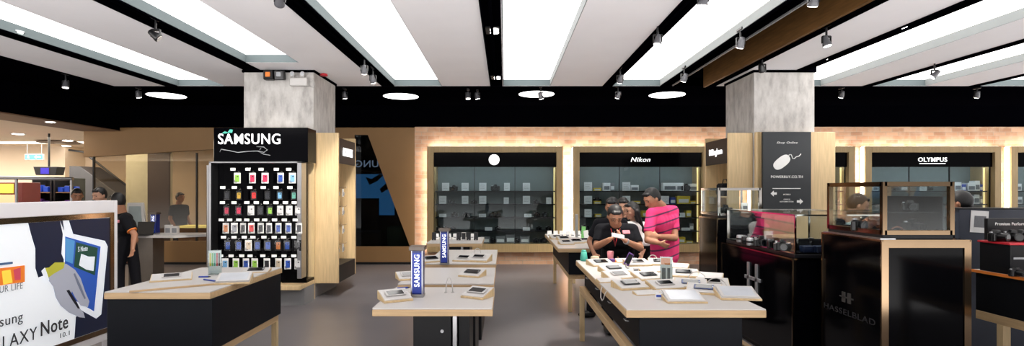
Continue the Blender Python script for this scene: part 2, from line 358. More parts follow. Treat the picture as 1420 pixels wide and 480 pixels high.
# ------------------------------------------------------------------ spotlights
SPOTK = 4.5
def spot(px, py, z, label, aim=(0, 0, -1), on=8, energy=60, group='track spotlights', cone=1.0):
    Y = F*(z-EYE)/(VY-py); x = X_(px, Y)
    top = 3.44 if x < 2.75 or x > 3.45 or Y > RAFT else 3.42
    t = thing('track_spotlight', label, 'spotlight', (x, Y, z), 0, group)
    m = MB(); m.box(-.02, .02, -.07, .07, top-z-.03, top-z, .004); m.build('track_adapter', M['plastic'], t)
    d = Vector(aim).normalized()
    m = MB(); m.cyl((0, 0, top-z-.02), (0, 0, .07), .011); m.box(-.045, .045, -.012, .012, .055, .075, .003)
    m.box(-.05, -.042, -.014, .014, -.01, .07, .002); m.box(.042, .05, -.014, .014, -.01, .07, .002); m.build('yoke', M['plastic'], t)
    q = (-d).to_track_quat('Z', 'Y').to_euler()
    m = MB(); m.lathe([(.045, -.04), (.047, -.028), (.04, 0), (.031, .043), (.026, .072), (.01, .08)], seg=20); h = m.build('lamp_head', M['plastic'] if on < 1 else mat('lamp_grey', (84, 84, 88), .35), t, rot=q)
    m = MB(); m.lathe([(.037, -.046), (.038, -.0405)], seg=20); m.build('lens', M['lamp'] if on else M['chrome'], h)
    if on and energy:
        l = bpy.data.lights.new('spot_beam', 'SPOT'); l.energy = energy*SPOTK; l.spot_size = cone; l.spot_blend = .6; l.color = (1, .93, .85); l.shadow_soft_size = .04
        o = bpy.data.objects.new('spot_beam', l); C.objects.link(o); o.location = Vector((x, Y, z))+d*.08; o.rotation_euler = (-d).to_track_quat('Z', 'Y').to_euler()
    return t
S = spot
S(216, 50, 3.24, 'black unlit twin track spotlight under the far left track', (.6, .2, -.5), 0)
S(91, 118, 3.25, 'small lit spotlight in the black ceiling at far left', (0, -.1, -1), 1, 15)
S(192, 132, 3.3, 'tiny spotlight just left of the leftmost round disc light', (0, .3, -1), 1, 5)
S(505, 98, 3.24, 'upper left of the paired spotlights right of the first concrete column', (-.1, .5, -.9), 1, 40)
S(517, 111, 3.24, 'lower right of the paired spotlights right of the first concrete column', (.1, .5, -.9), 1, 40)
S(388, 2, 3.3, 'spotlight cut by the top picture edge, above the first column', (-1.45, 2.7, -1.75), 1, 130, cone=.8)
S(478, 133, 3.3, 'small spotlight in black ceiling beside the first concrete column', (0, .5, -1), 1, 12)
S(649, 134, 3.3, 'bright spotlight in black ceiling, left one below the centre track', (.05, -.1, -.9), 1, 30)
S(662, 134, 3.32, 'tiny spotlight right beside the bright one below the centre track', (.2, .2, -1), 1, 5)
S(750, 134, 3.25, 'small spotlight in front of the round disc light between the niches', (.3, .3, -1), 1, 18)
S(857, 133, 3.25, 'spotlight in the black ceiling above the second niche', (-.3, .5, -1), 1, 30)
S(860, 111, 3.24, 'spotlight at the far end of the track above the second niche', (-.1, .6, -1), 1, 40)
S(912, 57, 3.24, 'bright spotlight halfway along the track above the striped shirt', (-.15, -.1, -.9), 1, 60)
S(975, 1, 3.3, 'spotlight cut by the top edge over the wide ceiling panel', (-.1, .2, -1), 1, 25)
S(1027, 61, 3.26, 'spotlight hanging against the walnut beam, upper one', (-.1, .5, -1), 1, 40)
S(949, 109, 3.26, 'spotlight left of the walnut beam end', (-.2, .6, -1), 1, 40)
S(1057, 96, 3.27, 'black unlit spotlight touching the top of the second concrete column', (.3, .4, -1), 0)
S(1128, 2, 3.27, 'spotlight cut by the top edge over the walnut beam', (0, .4, -1), 1, 30)
S(1146, 59, 3.24, 'spotlight on the beam edge track above the second column', (.2, -.1, -.9), 1, 40)
S(1296, 104, 3.24, 'tilted spotlight under the right hand track near the fourth niche', (-.7, .3, -.8), 1, 40)
S(1167, 132, 3.3, 'small dim spotlight in black ceiling right of the second column', (0, .6, -1), 1, 10)
S(1355, 132, 3.3, 'small dim spotlight in black ceiling above the fourth niche', (.2, .6, -1), 1, 10)
def downlight(px, py, z, label, r=.05, sq=False, group='recessed downlights'):
    Y = F*(z-EYE)/(VY-py); t = thing('recessed_downlight', label, 'downlight', (X_(px, Y), Y, z), 0, group)
    if sq: MB().box(-.1, .1, -.13, .13, 0, .02, .003).build('housing', M['satin'], t)
    else: MB().lathe([(r*1.35, 0), (r*1.35, .015)], seg=20).build('ring', M['silver'], t)
    for dy in ((-.055, .055) if sq else (0,)):
        m = MB(); m.lathe([(r, -.006), (r, 0)], c=(0, dy, 0), seg=20); m.build('lens', M['lamp'], t)
downlight(685.6, 43, 3.43, 'square twin downlight in the centre ceiling channel, nearer one', .05, True)
downlight(689.5, 108, 3.43, 'square twin downlight at the far end of the centre channel', .05, True)
downlight(70, 169.5, 2.895, 'round downlight in the tan soffit at far left', .07)
for px, py, n in ((25, 186, 'nearest the left picture edge'), (94, 195, 'right of the ceiling disc'), (92, 202.5, 'in the dark ceiling disc'), (76, 204.5, 'left of the dark ceiling disc')):
    downlight(px, py, 2.97, 'round downlight in the cream mall ceiling, '+n, .11, False, 'mall downlights')
for px, py, n in ((24, 45, 'nearer one'), (219, 110, 'farther one')):
    downlight(px, py, 3.43, 'small downlight in the far left black ceiling track, '+n, .05)
for px, py, n in ((1258, 38, 'nearer one'), (1152, 82, 'farther one by the column')):
    downlight(px, py, 3.43, 'small downlight in the black track right of the second column, '+n, .05)
# ------------------------------------------------------------------ fittings on the first column
def c1(px, py, Y=7.95): return X_(px, Y), Y, Z_(py, Y)
x, y, z = c1(413, 112)
t = thing('emergency_light', 'white emergency light box with two round heads on the first concrete column', 'emergency light', (x, 8.05, z))
MB().box(-.13, .13, -.09, 0, -.07, .05, .01).build('battery_box', M['white'], t)
for dx in (-.09, .06):
    m = MB(); m.cyl((dx, -.04, .05), (dx, -.04, .075), .012); m.cyl((dx, -.09, .105), (dx, -.02, .105), .036, .028, 18, .003); h = m.build('lamp_head', M['white'], t)
    m = MB(); m.cyl((dx, -.094, .105), (dx, -.089, .105), .028); m.build('lens', M['silver'], h)
m = MB(); m.tube([(.13, -.02, -.0), (.2, -.02, .04), (.22, -.02, -.02), (.2, -.02, -.09), (.14, -.02, -.06)], .006); m.build('cable', M['white'], t)
m = MB(); m.cyl((.42, .2, .13), (.42, .2, .19), .05, .05, 18, .004); m.build('detector_base', M['white'], t) if False else m.bm.free()
for px, nm, mm, lab in ((372, 'alarm_beacon', 'orange', 'black wall box with an orange front near the top of the first column'), (387, 'wall_speaker', 'plastic', 'black tilted box beside the orange fronted one on the first column')):
    x, y, z = c1(px, 104)
    t = thing(nm, lab, 'alarm' if mm == 'orange' else 'speaker', (x, 8.05, z))
    MB().box(-.07, .07, -.12, -.02, -.07, .07, .012, rot=(.2 if mm == 'plastic' else 0, 0, 0)).build('casing', M['plastic'], t)
    MB().box(-.02, .02, -.03, 0, -.03, .03).build('bracket', M['plastic'], t)
    MB().box(-.035, .035, -.13, -.115, -.03, .04, .006).build('front_lens', M[mm] if mm == 'orange' else M['silver'], t)
m = MB(); xx, yy, zz = X_(449, 8.3), 8.3, 3.365
tag(MB().lathe([(.05, 0), (.06, .015), (.045, .035)], c=(xx, yy, zz)).build('smoke_detector', M['red']), 'small red ceiling detector beside the first concrete column', 'detector')
# ------------------------------------------------------------------ lit wall niches
YF = 11.6
def niche(x, n, logo, label):
    t = thing('display_cabinet', label, 'cabinet', (x, YF, NZ0), 0, 'lit wall cabinets in the brick wall')
    w, h = NW, NZ1-NZ0; f = .14; D = .62
    m = MB(); m.box(0, f, 0, .3, 0, h, .004); m.box(w-f, w, 0, .3, 0, h, .004); m.box(f, w-f, 0, .3, h-.13, h, .004); m.box(f, w-f, 0, .3, 0, .17, .004)
    m.build('frame', M['frame'], t)
    m = MB(); m.box(f, w-f, D-.02, D, .17, h-.13); m.build('back_panel', mat('niche_back', (112, 122, 120), .7, 0, .05), t)
    m = MB(); m.box(f, f+.02, .3, D, .17, h-.13); m.box(w-f-.02, w-f, .3, D, .17, h-.13); m.box(f, w-f, .3, D, .155, .17); m.box(f, w-f, .3, D, h-.13, h-.11)
    m.build('inner_lining', M['frame'], t)
    hd = MB().box(f+.002, w-f-.002, .06, .12, h-.44, h-.132, .002).build('header', M['gloss'], t)
    if logo == 'round':
        m = MB(); m.cyl((w/2-.02, .035, h-.285), (w/2-.02, .06, h-.285), .115, None, 36); lg = m.build('round_logo', M['sign'], hd)
        text('logo_script', 'Leica', w/2-.095, w/2+.055, h-.32, h-.25, .033, M['red'], hd, .004, .3)
    elif logo:
        ww = {'Nikon': .42, 'OLYMPUS': .62}[logo]; xc_ = {'Nikon': w/2, 'OLYMPUS': w/2+.02}[logo]
        text('logo_letters', logo, xc_-ww/2, xc_+ww/2, h-.33, h-.235, .056, M['sign'], hd, .012, .25 if logo == 'Nikon' else 0, .010)
        if logo == 'OLYMPUS': MB().box(xc_-.28, xc_+.28, .05, .058, h-.375, h-.362).build('logo_underline', M['sign'], hd)
    for k, py in enumerate((265.5, 284, 302.7, 321.7)):
        z = Z_(py, YF)-NZ0; MB().box(f+.02, w-f-.02, .16, D-.03, z-.012, z+.012, .002).build('shelf', M['satin'], t)
    for k in range(3):
        a = f+.01+k*(w-2*f-.02)/3; b = a+(w-2*f-.02)/3
        g = MB().box(a+.002, b-.002, .10+.012*(k % 2), .106+.012*(k % 2), .172, h-.44).build('glass_door', glass('cabinet_glass', (240, 246, 248), .05), t)
        MB().box(b-.012, b-.002, .098, .128, .172, h-.44).build('door_rail', M['satin'], g)
    for sx in (-.0045, w+.0005):
        MB().box(sx, sx+.004, .05, .17, .02, h-.02).build('led_strip', M['led'], t)
    MB().box(.02, w-.02, .05, .17, h+.0005, h+.0045).build('led_strip', M['led'], t)
    MB().box(f+.02, w-f-.02, .125, .15, h-.43, h-.41).build('shelf_light', emit('niche_light', (235, 245, 255), 16.0), t)
    MB().box(w-f-.04, w-f-.02, .22, .25, .2, h-.45).build('side_light', emit('niche_warm', (255, 225, 150), .9), t)
    return t
for k, (lg, lab) in enumerate((('round', 'lit oak framed wall cabinet with a round white logo on its header'), ('Nikon', 'lit oak framed wall cabinet with italic white lettering, behind the striped shirt'),
        (None, 'oak framed wall cabinet mostly hidden by the second concrete column'), ('OLYMPUS', 'lit oak framed wall cabinet with underlined capitals, right of the second column'),
        (None, 'oak framed wall cabinet cut by the right picture edge'))):
    niche(NX[k], k, lg, lab)
# ------------------------------------------------------------------ wall rack of phone cases in front of the first column
SY = 7.62
def sx_(px): return X_(px, SY)
def sz_(py): return Z_(py, SY)
x0, x1 = sx_(296), sx_(427)
rack = thing('display_rack', 'tall black wall rack with glowing white lettering, hung full of phone cases', 'display rack', ((x0+x1)/2, SY, 0))
ox = -(x0+x1)/2
b_ = lambda px: sx_(px)+ox
m = MB(); m.box(b_(296), b_(427), 0, .335, sz_(225), sz_(177), .006); hd = m.build('header', M['gloss'], rack)
text('header_letters', 'SAMSUNG', b_(303), b_(389), sz_(200), sz_(185.5), -.001, M['sign'], hd, .012, 0, .010)
m = MB(); P = [(305, 211), (307, 207), (318, 209), (330, 211.5), (345, 210), (358, 209.5), (366, 211.5), (371, 208), (366, 204), (356, 203.5)]
m.tube([(b_(a), -.004, sz_(b)) for a, b in P], .006, 6); m.tube([(b_(a), -.004, sz_(b)) for a, b in ((362, 206), (358, 210), (366, 214), (375, 215.5))], .005, 6)
m.build('header_line_drawing', M['silver'], hd)
m = MB(); m.prism([(b_(a), sz_(b)) for a, b in ((308, 185), (312, 182), (316, 183.5), (319, 179.5), (323, 180), (322, 184.5), (317, 184), (313, 185.3))], -.006, -.001); m.build('header_green_mark', M['teal'], hd)
m = MB(); m.box(b_(299), b_(424), .02, .04, .33, sz_(225)); m.box(b_(299), b_(424), .04, .335, .3, .34); m.build('back_panel', M['gloss'], rack)
m = MB(); m.box(b_(298), b_(301), -.16, .04, sz_(378), sz_(225), .003); m.box(b_(418), b_(424), -.16, .04, sz_(384), sz_(225), .003); m.box(b_(298), b_(424), -.16, .0, sz_(227), sz_(225), .003); m.build('side_frame', M['steel'], rack)
m = MB(); m.box(b_(296), b_(424), -.22, .335, .24, .3, .004); m.build('base_shelf', M['wood'], rack)
m = MB(); m.box(b_(300), b_(424), -.05, .335, 0, .24); m.build('plinth', M['grey'], rack)
# oak strip at column corner
m = MB(); m.box(X_(427, 8.0), X_(436, 8.0), 0, .05, 0, Z_(184, 8.0)); m.box(X_(427, 8.0), X_(436, 8.0), -.004, 0, 0, .32)
tag(m.build('corner_cladding', M['wood'], None, (0, 7.98, 0)), 'narrow pale oak strip at the right front corner of the first concrete column', 'cladding')
# ------------------------------------------------------------------ side display units fixed on the two columns
def side_unit(x_in, x_out, z0, z1, word, lab, sgn):
    t = thing('side_display_unit', lab, 'display unit', (x_in, 8.08, 0), 0)
    w = x_out-x_in; a, b = sorted((0, w)); D = .96
    MB().box(a, b, 0, .05, z0, z1, .004).build('side_panel', M['wood'], t)
    MB().box(a, b, D-.05, D, z0, z1, .004).build('side_panel', M['wood'], t)
    MB().box(-.02 if sgn < 0 else 0, 0 if sgn < 0 else .02, .05, D-.05, z0, z1).build('back_panel', M['wood'], t)
    h = MB().box(w-.03*sgn if sgn > 0 else w, w if sgn > 0 else w+.03, .05, D-.05, z1-.45, z1-.07).build('header', M['satin'], t)
    tx = text('header_letters', word, .22, .74, z1-.33, z1-.2, 0, M['sign'], h, .006, 0, .01)
    tx.rotation_euler = (0, 0, PI/2*sgn); tx.location = (w+.004*sgn, 0 if sgn > 0 else D, 0)
    MB().box(a, b, .05, D-.05, z0, z0+.26, .004).build('drawer', M['satin'], t)
    if sgn > 0:
        for z in (.75, 1.05, 1.35, 1.65):
            for yy in (.25, .5, .75): MB().tube([(0.02, yy, z), (.25, yy, z), (.26, yy, z+.02)], .004, 6).build('hook', M['chrome'], t)
    else:
        for z in (1.1, 1.5): MB().box(a, b, .06, D-.06, z, z+.02).build('shelf', M['wood'], t)
    return t
side_unit(-2.842, -2.49, .22, 2.47, 'ACCESSORIES', 'tall pale oak unit with a black header on the right side of the first column', 1)
side_unit(3.705, 3.34, .22, 2.47, 'Billingham', 'tall pale oak unit with a black header on the left side of the second column', -1)
# oak cladding and mouse signboard on the second column
t = thing('clad_panel', 'pale oak panel wall covering the front of the second concrete column', 'panel', (3.72, 7.975, 0))
MB().box(X_(1047, 8)-3.72, X_(1157, 8)-3.72, 0, .05, 0, Z_(183.5, 8), .004).build('oak_sheet', M['wood'], t)
MB().box(X_(1050, 8)-3.72, X_(1053, 8)-3.72, -.006, 0, 0, Z_(183.5, 8)).build('groove_strip', M['frame'], t)
QY = 7.9
t = thing('signboard', 'black signboard with a white mouse drawing and two arrows on the oak panel', 'sign', (X_(1091, QY), QY, 0)); tx0 = X_(1091, QY)
qx = lambda p: X_(p, QY)-tx0
qz = lambda p: Z_(p, QY)
MB().box(qx(1058), qx(1125), 0, .045, qz(291), qz(183), .003).build('board', mat('slate_board', (38, 42, 46), .6), t)
wm = M['paper']
text('title_letters', 'Shop Online', qx(1077), qx(1106), qz(200), qz(196.5), -.001, wm, t, .004, .25, .01)
text('address_letters', 'POWERBUY.CO.TH', qx(1069), qx(1113), qz(247), qz(243.5), -.001, wm, t, .004, 0, .02)
text('direction_letters', 'MOBILE', qx(1086), qx(1096), qz(270.8), qz(268.8), -.001, wm, t, .004, 0, .01)
text('direction_letters', 'OFFICE', qx(1086.5), qx(1095.5), qz(277.5), qz(275.8), -.001, wm, t, .004, 0, .01)
text('direction_letters', 'AUTOMATION', qx(1081), qx(1100), qz(280.6), qz(278.8), -.001, wm, t, .004, 0, .01)
m = MB(); m.box(qx(1071), qx(1110), -.004, 0, qz(262), qz(261)); m.build('divider_line', wm, t)
for cx, cy, s in ((1073, 268.5, -1), (1109, 279.5, 1)):
    m = MB(); m.prism([(qx(cx+s*a), qz(cy+b)) for a, b in ((4.5, 0), (0.2, -4), (.2, -1.6), (-4, -1.6), (-4, 1.6), (.2, 1.6), (.2, 4))], -.004, 0); m.build('arrow', wm, t)
m = MB(); ang = math.radians(38)
pts = []
for k in range(32):
    a = 2*PI*k/32; ca, sa = math.cos(a), math.sin(a); u = 13*math.copysign(abs(ca)**.75, ca); v = 7*math.copysign(abs(sa)**.75, sa)
    pts.append((qx(1084+u*math.cos(ang)-v*math.sin(ang)), qz(225-(u*math.sin(ang)+v*math.cos(ang)))))
m.prism(pts, -.004, 0); m.build('mouse_drawing', wm, t)
m = MB(); m.tube([(qx(a), -.003, qz(b)) for a, b in ((1093, 217), (1094.5, 214.5), (1097, 214.5), (1098, 217), (1099, 220), (1101.5, 220), (1104, 217.5), (1108, 216.5), (1110.5, 213.5))], .006, 6); m.build('mouse_cord', wm, t)
m = MB(); m.box(qx(1086), qx(1097), -.006, -.004, 0, .01, rot=(0, -.9, 0)); m.bm.free()
# ------------------------------------------------------------------ tables
TZ = .85
def table(name, x0, x1, y0, y1, lab, bx=(.0, .0), box_z=(.58, .80), leg_in=.02, drawers=0, side_mat='drum', grp='long display tables'):
    t = thing(name, lab, 'table', ((x0+x1)/2, (y0+y1)/2, 0), 0, grp); w = (x1-x0)/2; d = (y1-y0)/2
    top = MB().box(-w, w, -d, d, TZ-.055, TZ-.008, .003).build('tabletop', M['woodx'], t)
    MB().box(-w+.002, w-.002, -d+.002, d-.002, TZ-.008, TZ, .002).build('laminate', M['white'], top)
    cb = MB().box(-w+bx[0], w-bx[1], -d+.03, d-.03, box_z[0], TZ-.056, .003).build('cabinet_body', M[side_mat], t)
    for i in range(drawers):
        yy = -d+.35+i*.6
        MB().tube([(-w+bx[0]-.001, yy-.04, .70), (-w+bx[0]-.022, yy-.03, .70), (-w+bx[0]-.022, yy+.03, .70), (-w+bx[0]-.001, yy+.04, .70)], .004, 6).build('handle', M['silver'], cb)
    z = box_z[0]-.001; L = .05
    l = w-leg_in; r = w-leg_in
    m = MB(); m.box(-l, -l+L, -d+.06, d-.06, z-.06, z, .003); m.box(r-L, r, -d+.06, d-.06, z-.06, z, .003)
    m.box(-l+L, r-L, -d+.06, -d+.06+L, z-.06, z, .003); m.box(-l+L, r-L, d-.06-L, d-.06, z-.06, z, .003); m.build('leg_frame', M['woody'], t)
    for sx in (-l, r-L):
        for sy in (-d+.06, d-.06-L): MB().box(sx, sx+L, sy, sy+L, 0, z-.061, .003).build('leg', M['wood'], t)
    return t
table('display_table', -2.98, -2.19, 4.02, 5.32, 'white topped oak table with a dark body, in front of the phone case rack', (0, 0), (.40, .8), .01)
table('display_table', .77, 1.66, 3.43, 5.86, 'long white topped table crowded with phones, nearest on the right', (.09, .14), (.58, .8), .03, 4)
table('display_table', .70, 1.36, 7.08, 9.45, 'white topped display table behind the long one, left of the man in black', (.14, .14), (.50, .8), .14, 0, 'drum')
# pedestal tables
def pedestal(x0, x1, y0, y1, lab, px0, px1, simple=False):
    t = thing('pedestal_table', lab, 'table', ((x0+x1)/2, (y0+y1)/2, 0), 0, 'small centre pedestal tables'); w = (x1-x0)/2; d = (y1-y0)/2; c = (x0+x1)/2
    top = MB().box(-w, w, -d, d, TZ-.055, TZ-.012, .003).build('tabletop', M['woodx'], t)
    MB().box(-w+.002, w-.002, -d+.002, d-.002, TZ-.012, TZ, .002).build('laminate', M['white'], top)
    a, b = px0-c, px1-c; s = (b-a)
    cb = MB().box(a, a+s*.68, -d+.16, d-.1, .0, TZ-.056, .003).build('cabinet_body', M['satin'], t)
    MB().cyl((a+s*.52, -d+.15, .66), (a+s*.52, -d+.161, .66), .011).build('lock', M['silver'], cb)
    MB().box(a+s*.70, a+s*.78, -d+.18, d-.12, 0, TZ-.056, .002).build('upright', M['steel'], t)
    MB().box(a+s*.80, b, -d+.22, d-.14, 0, TZ-.056, .002).build('upright', M['satin'], t)
pedestal(-.852, -.078, 3.47, 4.22, 'nearest white topped pedestal table, with a blue light pillar', -.615, -.24)
pedestal(-.868, -.088, 4.38, 5.3, 'second white topped pedestal table from the front, without a pillar', -.63, -.25)
pedestal(-.82, -.09, 5.58, 6.9, 'third white topped pedestal table from the front, with the farther pillar', -.6, -.25)
pedestal(-1.135, -.33, 7.8, 8.8, 'farthest white topped pedestal table, below the round logo cabinet', -.95, -.52)
# light pillars
def pillar(px, py, label, h, word='SAMSUNG', w=.086, z=TZ):
    Y = F*(EYE-z)/(py-VY); t = thing('light_pillar', label, 'light pillar', (X_(px, Y), Y, z), 0, 'blue lettered light pillars'); a = w/2
    MB().box(-a*1.05, a*1.05, -a*1.05, a*1.05, 0, .02, .002).build('base', M['steel'], t)
    MB().box(-a, a, -a, a, .02, h-.03, .002).build('body', mat('pillar_blue', (16, 34, 104), .25, 0, .03), t)
    MB().box(-a*1.3, a*1.3, -a*1.3, a*1.3, h-.03, h, .003).build('cap', mat('pillar_cap', (96, 88, 82), .35, .7), t)
    pa = MB().box(-a*.78, a*.78, -a-.002, -a, .03, h-.045).build('front_face', emit('pillar_face', (22, 48, 140), .12), t)
    text('pillar_letters', word, -a*.42, a*.42, .04+h*.1, h*.84, -a-.003, M['sign'], pa, .004, 0, .012, False, True)
    for q in (-1, 1):
        m = MB(); m.box(q*a*.86-.003, q*a*.86+.003, -a-.003, -a, .02, h-.03); m.build('edge_strip', M['steel'], t)
pillar(579.5, 411, 'nearer blue lettered light pillar, on the nearest pedestal table', .36)
pillar(616.5, 367, 'farther blue lettered light pillar, on the third pedestal table', .37)
# ------------------------------------------------------------------ rear left counter
t = thing('counter_table', 'grey based white counter at rear left with a small blue pillar', 'table', (-5.4, 9.2, 0))
cx = -5.4
m = MB(); m.box(X_(186, 9)-cx, X_(268, 9.3)-cx, -.45, .15, .84, .88, .003); m.prism([(X_(268, 9.3)-cx, -.45), (X_(318, 9.4)-cx, -.05), (X_(318, 9.4)-cx, .15), (X_(268, 9.3)-cx, .15)], .84, .88, 'xy')
m.build('countertop', M['white'], t)
MB().box(X_(178, 9)-cx, X_(212, 9.0)-cx, -.2, .1, 0, .84, .003).build('base', mat('grey_steel', (120, 112, 104), .3, .7, .05), t)
pillar(215, 324.5, 'small blue lettered pillar on the rear left counter', .36, 'SAMSUNG', .1, .88)
t = thing('tablet_kiosk', 'white slanted monitor kiosk on the rear left counter beside the staff member', 'monitor', (X_(187, 9.22), 9.22, .88))
MB().box(-.12, .16, -.08, .1, 0, .03, .005).build('base', M['white'], t)
MB().prism([(-.17, .02), (.19, .02), (.13, .52), (-.13, .52)], 0, .05, 'xz', .004).build('monitor_shell', M['white'], t)
MB().prism([(-.12, .1), (.13, .1), (.1, .46), (-.1, .46)], -.004, 0, 'xz').build('screen', mat('pale_screen', (150, 160, 160), .2), t)
t = thing('laptop', 'black open laptop on the rear left counter', 'laptop', (X_(196, 8.76), 8.76, .88))
MB().box(-.14, .14, -.12, .08, 0, .015, .003).build('keyboard_base', M['plastic'], t)
MB().box(-.14, .14, .08, .09, .01, .22, .003, rot=(-.2, 0, 0), piv=(0, .08, .01)).build('lid', M['plastic'], t)
for px, n in ((234, 'left'), (243, 'right')):
    t = thing('product_box', 'small white product box on the rear left counter, %s one of two' % n, 'box', (X_(px, 9.1), 9.1, .88), 0, 'white boxes on the rear counter')
    MB().box(-.055, .055, -.03, .03, 0, .15 if n == 'left' else .13, .002).build('carton', M['white'], t); MB().box(-.04, .04, -.031, -.03, .02, .1).build('print_panel', M['ink'], t)
# tall steel posts left of rack
for px, n in ((289, 'left'), (294.5, 'right')):
    t = thing('gate_post', 'tall %s steel post of the pair beside the phone case rack' % n, 'post', (X_(px, 8.4), 8.4, 0), 0, 'steel posts')
    MB().cyl((0, 0, .02), (0, 0, 2.0), .026, None, 18).build('tube', M['steel'], t)
    MB().cyl((0, 0, 0), (0, 0, .02), .029, None, 18).build('foot', M['steel'], t)
# ------------------------------------------------------------------ the tablet advert lightbox at left
BX = -3.74
t = thing('advert_lightbox', 'large white framed tablet advert with a hand in a suit sleeve, left foreground', 'advertising board', (BX, 4.4, 0))
def bp(px, py):   # local (u = along Y, v = up) of a pixel on the board face
    Y = -BX*F/(VX-px); return Y-4.4, EYE-(py-VY)*Y/F
yl, yr = 2.6-4.4, bp(158, 300)[0]; zt, zb = 1.51, .20
fr = .075
m = MB(); m.box(-.12, 0, yl, yr, zt-.115, zt, .004); m.box(-.12, 0, yl, yr, zb, zb+.07, .004); m.box(-.12, 0, yr-.001, yr+.05, 0, zt, .004); m.box(-.12, 0, yl-.05, yl, 0, zt, .004)
m.build('outer_frame', M['ceil'], t)
m = MB(); iy = .03; m.box(-.02, .004, yl, yr-.0, zt-.16, zt-.115); m.box(-.02, .004, yl, yr, zb+.07, zb+.115); m.box(-.02, .004, yr-.05, yr, zb+.115, zt-.16); m.box(-.02, .004, yl, yl+.05, zb+.115, zt-.16)
m.build('inner_frame', M['bronze'], t)
face = MB().box(-.06, -.006, yl+.05, yr-.05, zb+.1, zt-.14).build('advert_face', M['lightbox'], t)
MB().box(-.12, -.1, yl, yr, zb, zt-.02).build('rear_panel', M['satin'], t)
LAY = [0]
def art(nm, pix, m_):
    LAY[0] += 1; d = -.006+.0006*LAY[0]
    pts = [bp(a, b) for a, b in pix]
    pts = [(max(yl+.051, min(yr-.051, u)), max(zb+.116, min(zt-.161, v))) for u, v in pts]
    mm = MB(); mm.prism(pts, d-.0005, d, 'yz'); return mm.build(nm, m_, face)
navy = emit('print_navy', (16, 28, 58), .12); skinp = emit('print_skin', (178, 182, 196), .2); dk = emit('print_dark', (26, 30, 44), .1)
art('sleeve_print', [(40, 304), (84, 303), (88, 325), (86, 352), (92, 366), (62, 382), (54, 385), (50, 372), (50, 345), (44, 325)], navy)
art('lapel_print', [(84, 303), (120, 302), (156, 302), (156, 455), (104, 470), (106, 440), (118, 425), (120, 360), (92, 325)], navy)
art('shirt_print', [(88, 303), (96, 302), (104, 330), (92, 336)], emit('print_white', (226, 232, 240), .4))
art('tablet_print', [(90, 322), (146, 334), (150, 342), (141, 436), (134, 442), (116, 432), (88, 412)], emit('print_white', (226, 232, 240), .4))
art('tablet_screen_print', [(91, 328), (140, 342), (131, 432), (90, 408)], emit('print_blue', (40, 86, 180), .3))
art('tablet_window_print', [(106, 336), (136, 344), (132, 382), (103, 370)], emit('print_green', (30, 74, 60), .25))
art('book_print', [(113, 352), (123, 356), (132, 356), (130, 376), (120, 374), (110, 368)], emit('print_white', (226, 232, 240), .4))
art('flower_print', [(91, 330), (104, 334), (101, 366), (91, 362)], emit('print_sky', (84, 150, 205), .3))
art('hand_print', [(62, 380), (80, 368), (92, 366), (104, 374), (112, 386), (118, 404), (124, 418), (122, 426), (112, 424), (104, 412), (100, 404), (98, 410), (108, 424), (116, 434), (118, 441), (110, 440), (96, 434), (84, 424), (77, 412), (74, 398), (68, 390)], skinp)
art('finger_line_print', [(92, 403), (96, 402), (106, 418), (111, 428), (108, 428), (100, 416)], dk)
art('finger_line_print', [(102, 380), (104, 379), (112, 396), (119, 414), (117, 415), (108, 396)], emit('print_shade', (120, 128, 150), .15))
art('cuff_print', [(61, 372), (68, 371), (76, 364), (90, 364), (88, 372), (74, 380), (66, 386)], emit('print_yellow', (180, 178, 60), .3))
art('watch_print', [(57, 376), (62, 371), (68, 388), (64, 392)], emit('print_white', (226, 232, 240), .4))
art('tablet_picture_print', [(-40, 377), (34, 368), (34, 391), (-40, 402)], emit('print_amber', (226, 120, 40), .4))
art('tablet_picture_print', [(2, 376), (14, 374), (17, 392), (4, 395)], emit('print_gold', (236, 200, 70), .5))
art('tablet_picture_print', [(18, 374), (28, 371), (28, 388), (20, 389)], emit('print_violet', (196, 70, 90), .4))
art('stylus_print', [(-30, 368), (17, 363), (17, 366), (-30, 372)], emit('print_steelblue', (70, 100, 140), .2))
def adtext(s, y0, y1, z0, z1, m_, off=0, sh=0):
    o = text('advert_letters', s, y0, y1, z0, z1, 0, m_, face, .002, sh, off); o.rotation_euler = (0, 0, PI/2); o.location = (.008, 0, 0)
adtext('S Note', bp(107, 345)[0], bp(120, 345)[0], bp(110, 349)[1], bp(110, 342)[1], emit('print_white', (226, 232, 240), .4))
dg = emit('print_greytext', (60, 60, 62), .08)
u0, v0 = bp(3, 478); u1, v1 = bp(45, 470)
adtext('GALAXY', bp(-30, 470)[0], bp(50, 470)[0], .42, .52, dg)
adtext('Note', bp(55, 440)[0], bp(93, 440)[0], .43, .545, dg, .03)
adtext('10.1', bp(82, 450)[0], bp(95, 450)[0], .365, .405, dg)
adtext('Samsung', bp(-35, 450)[0], bp(30, 450)[0], .57, .67, dg)
adtext('INSPIRE YOUR LIFE', bp(-60, 410)[0], bp(30, 410)[0], .845, .895, emit('print_lightgreytext', (130, 132, 136), .1))
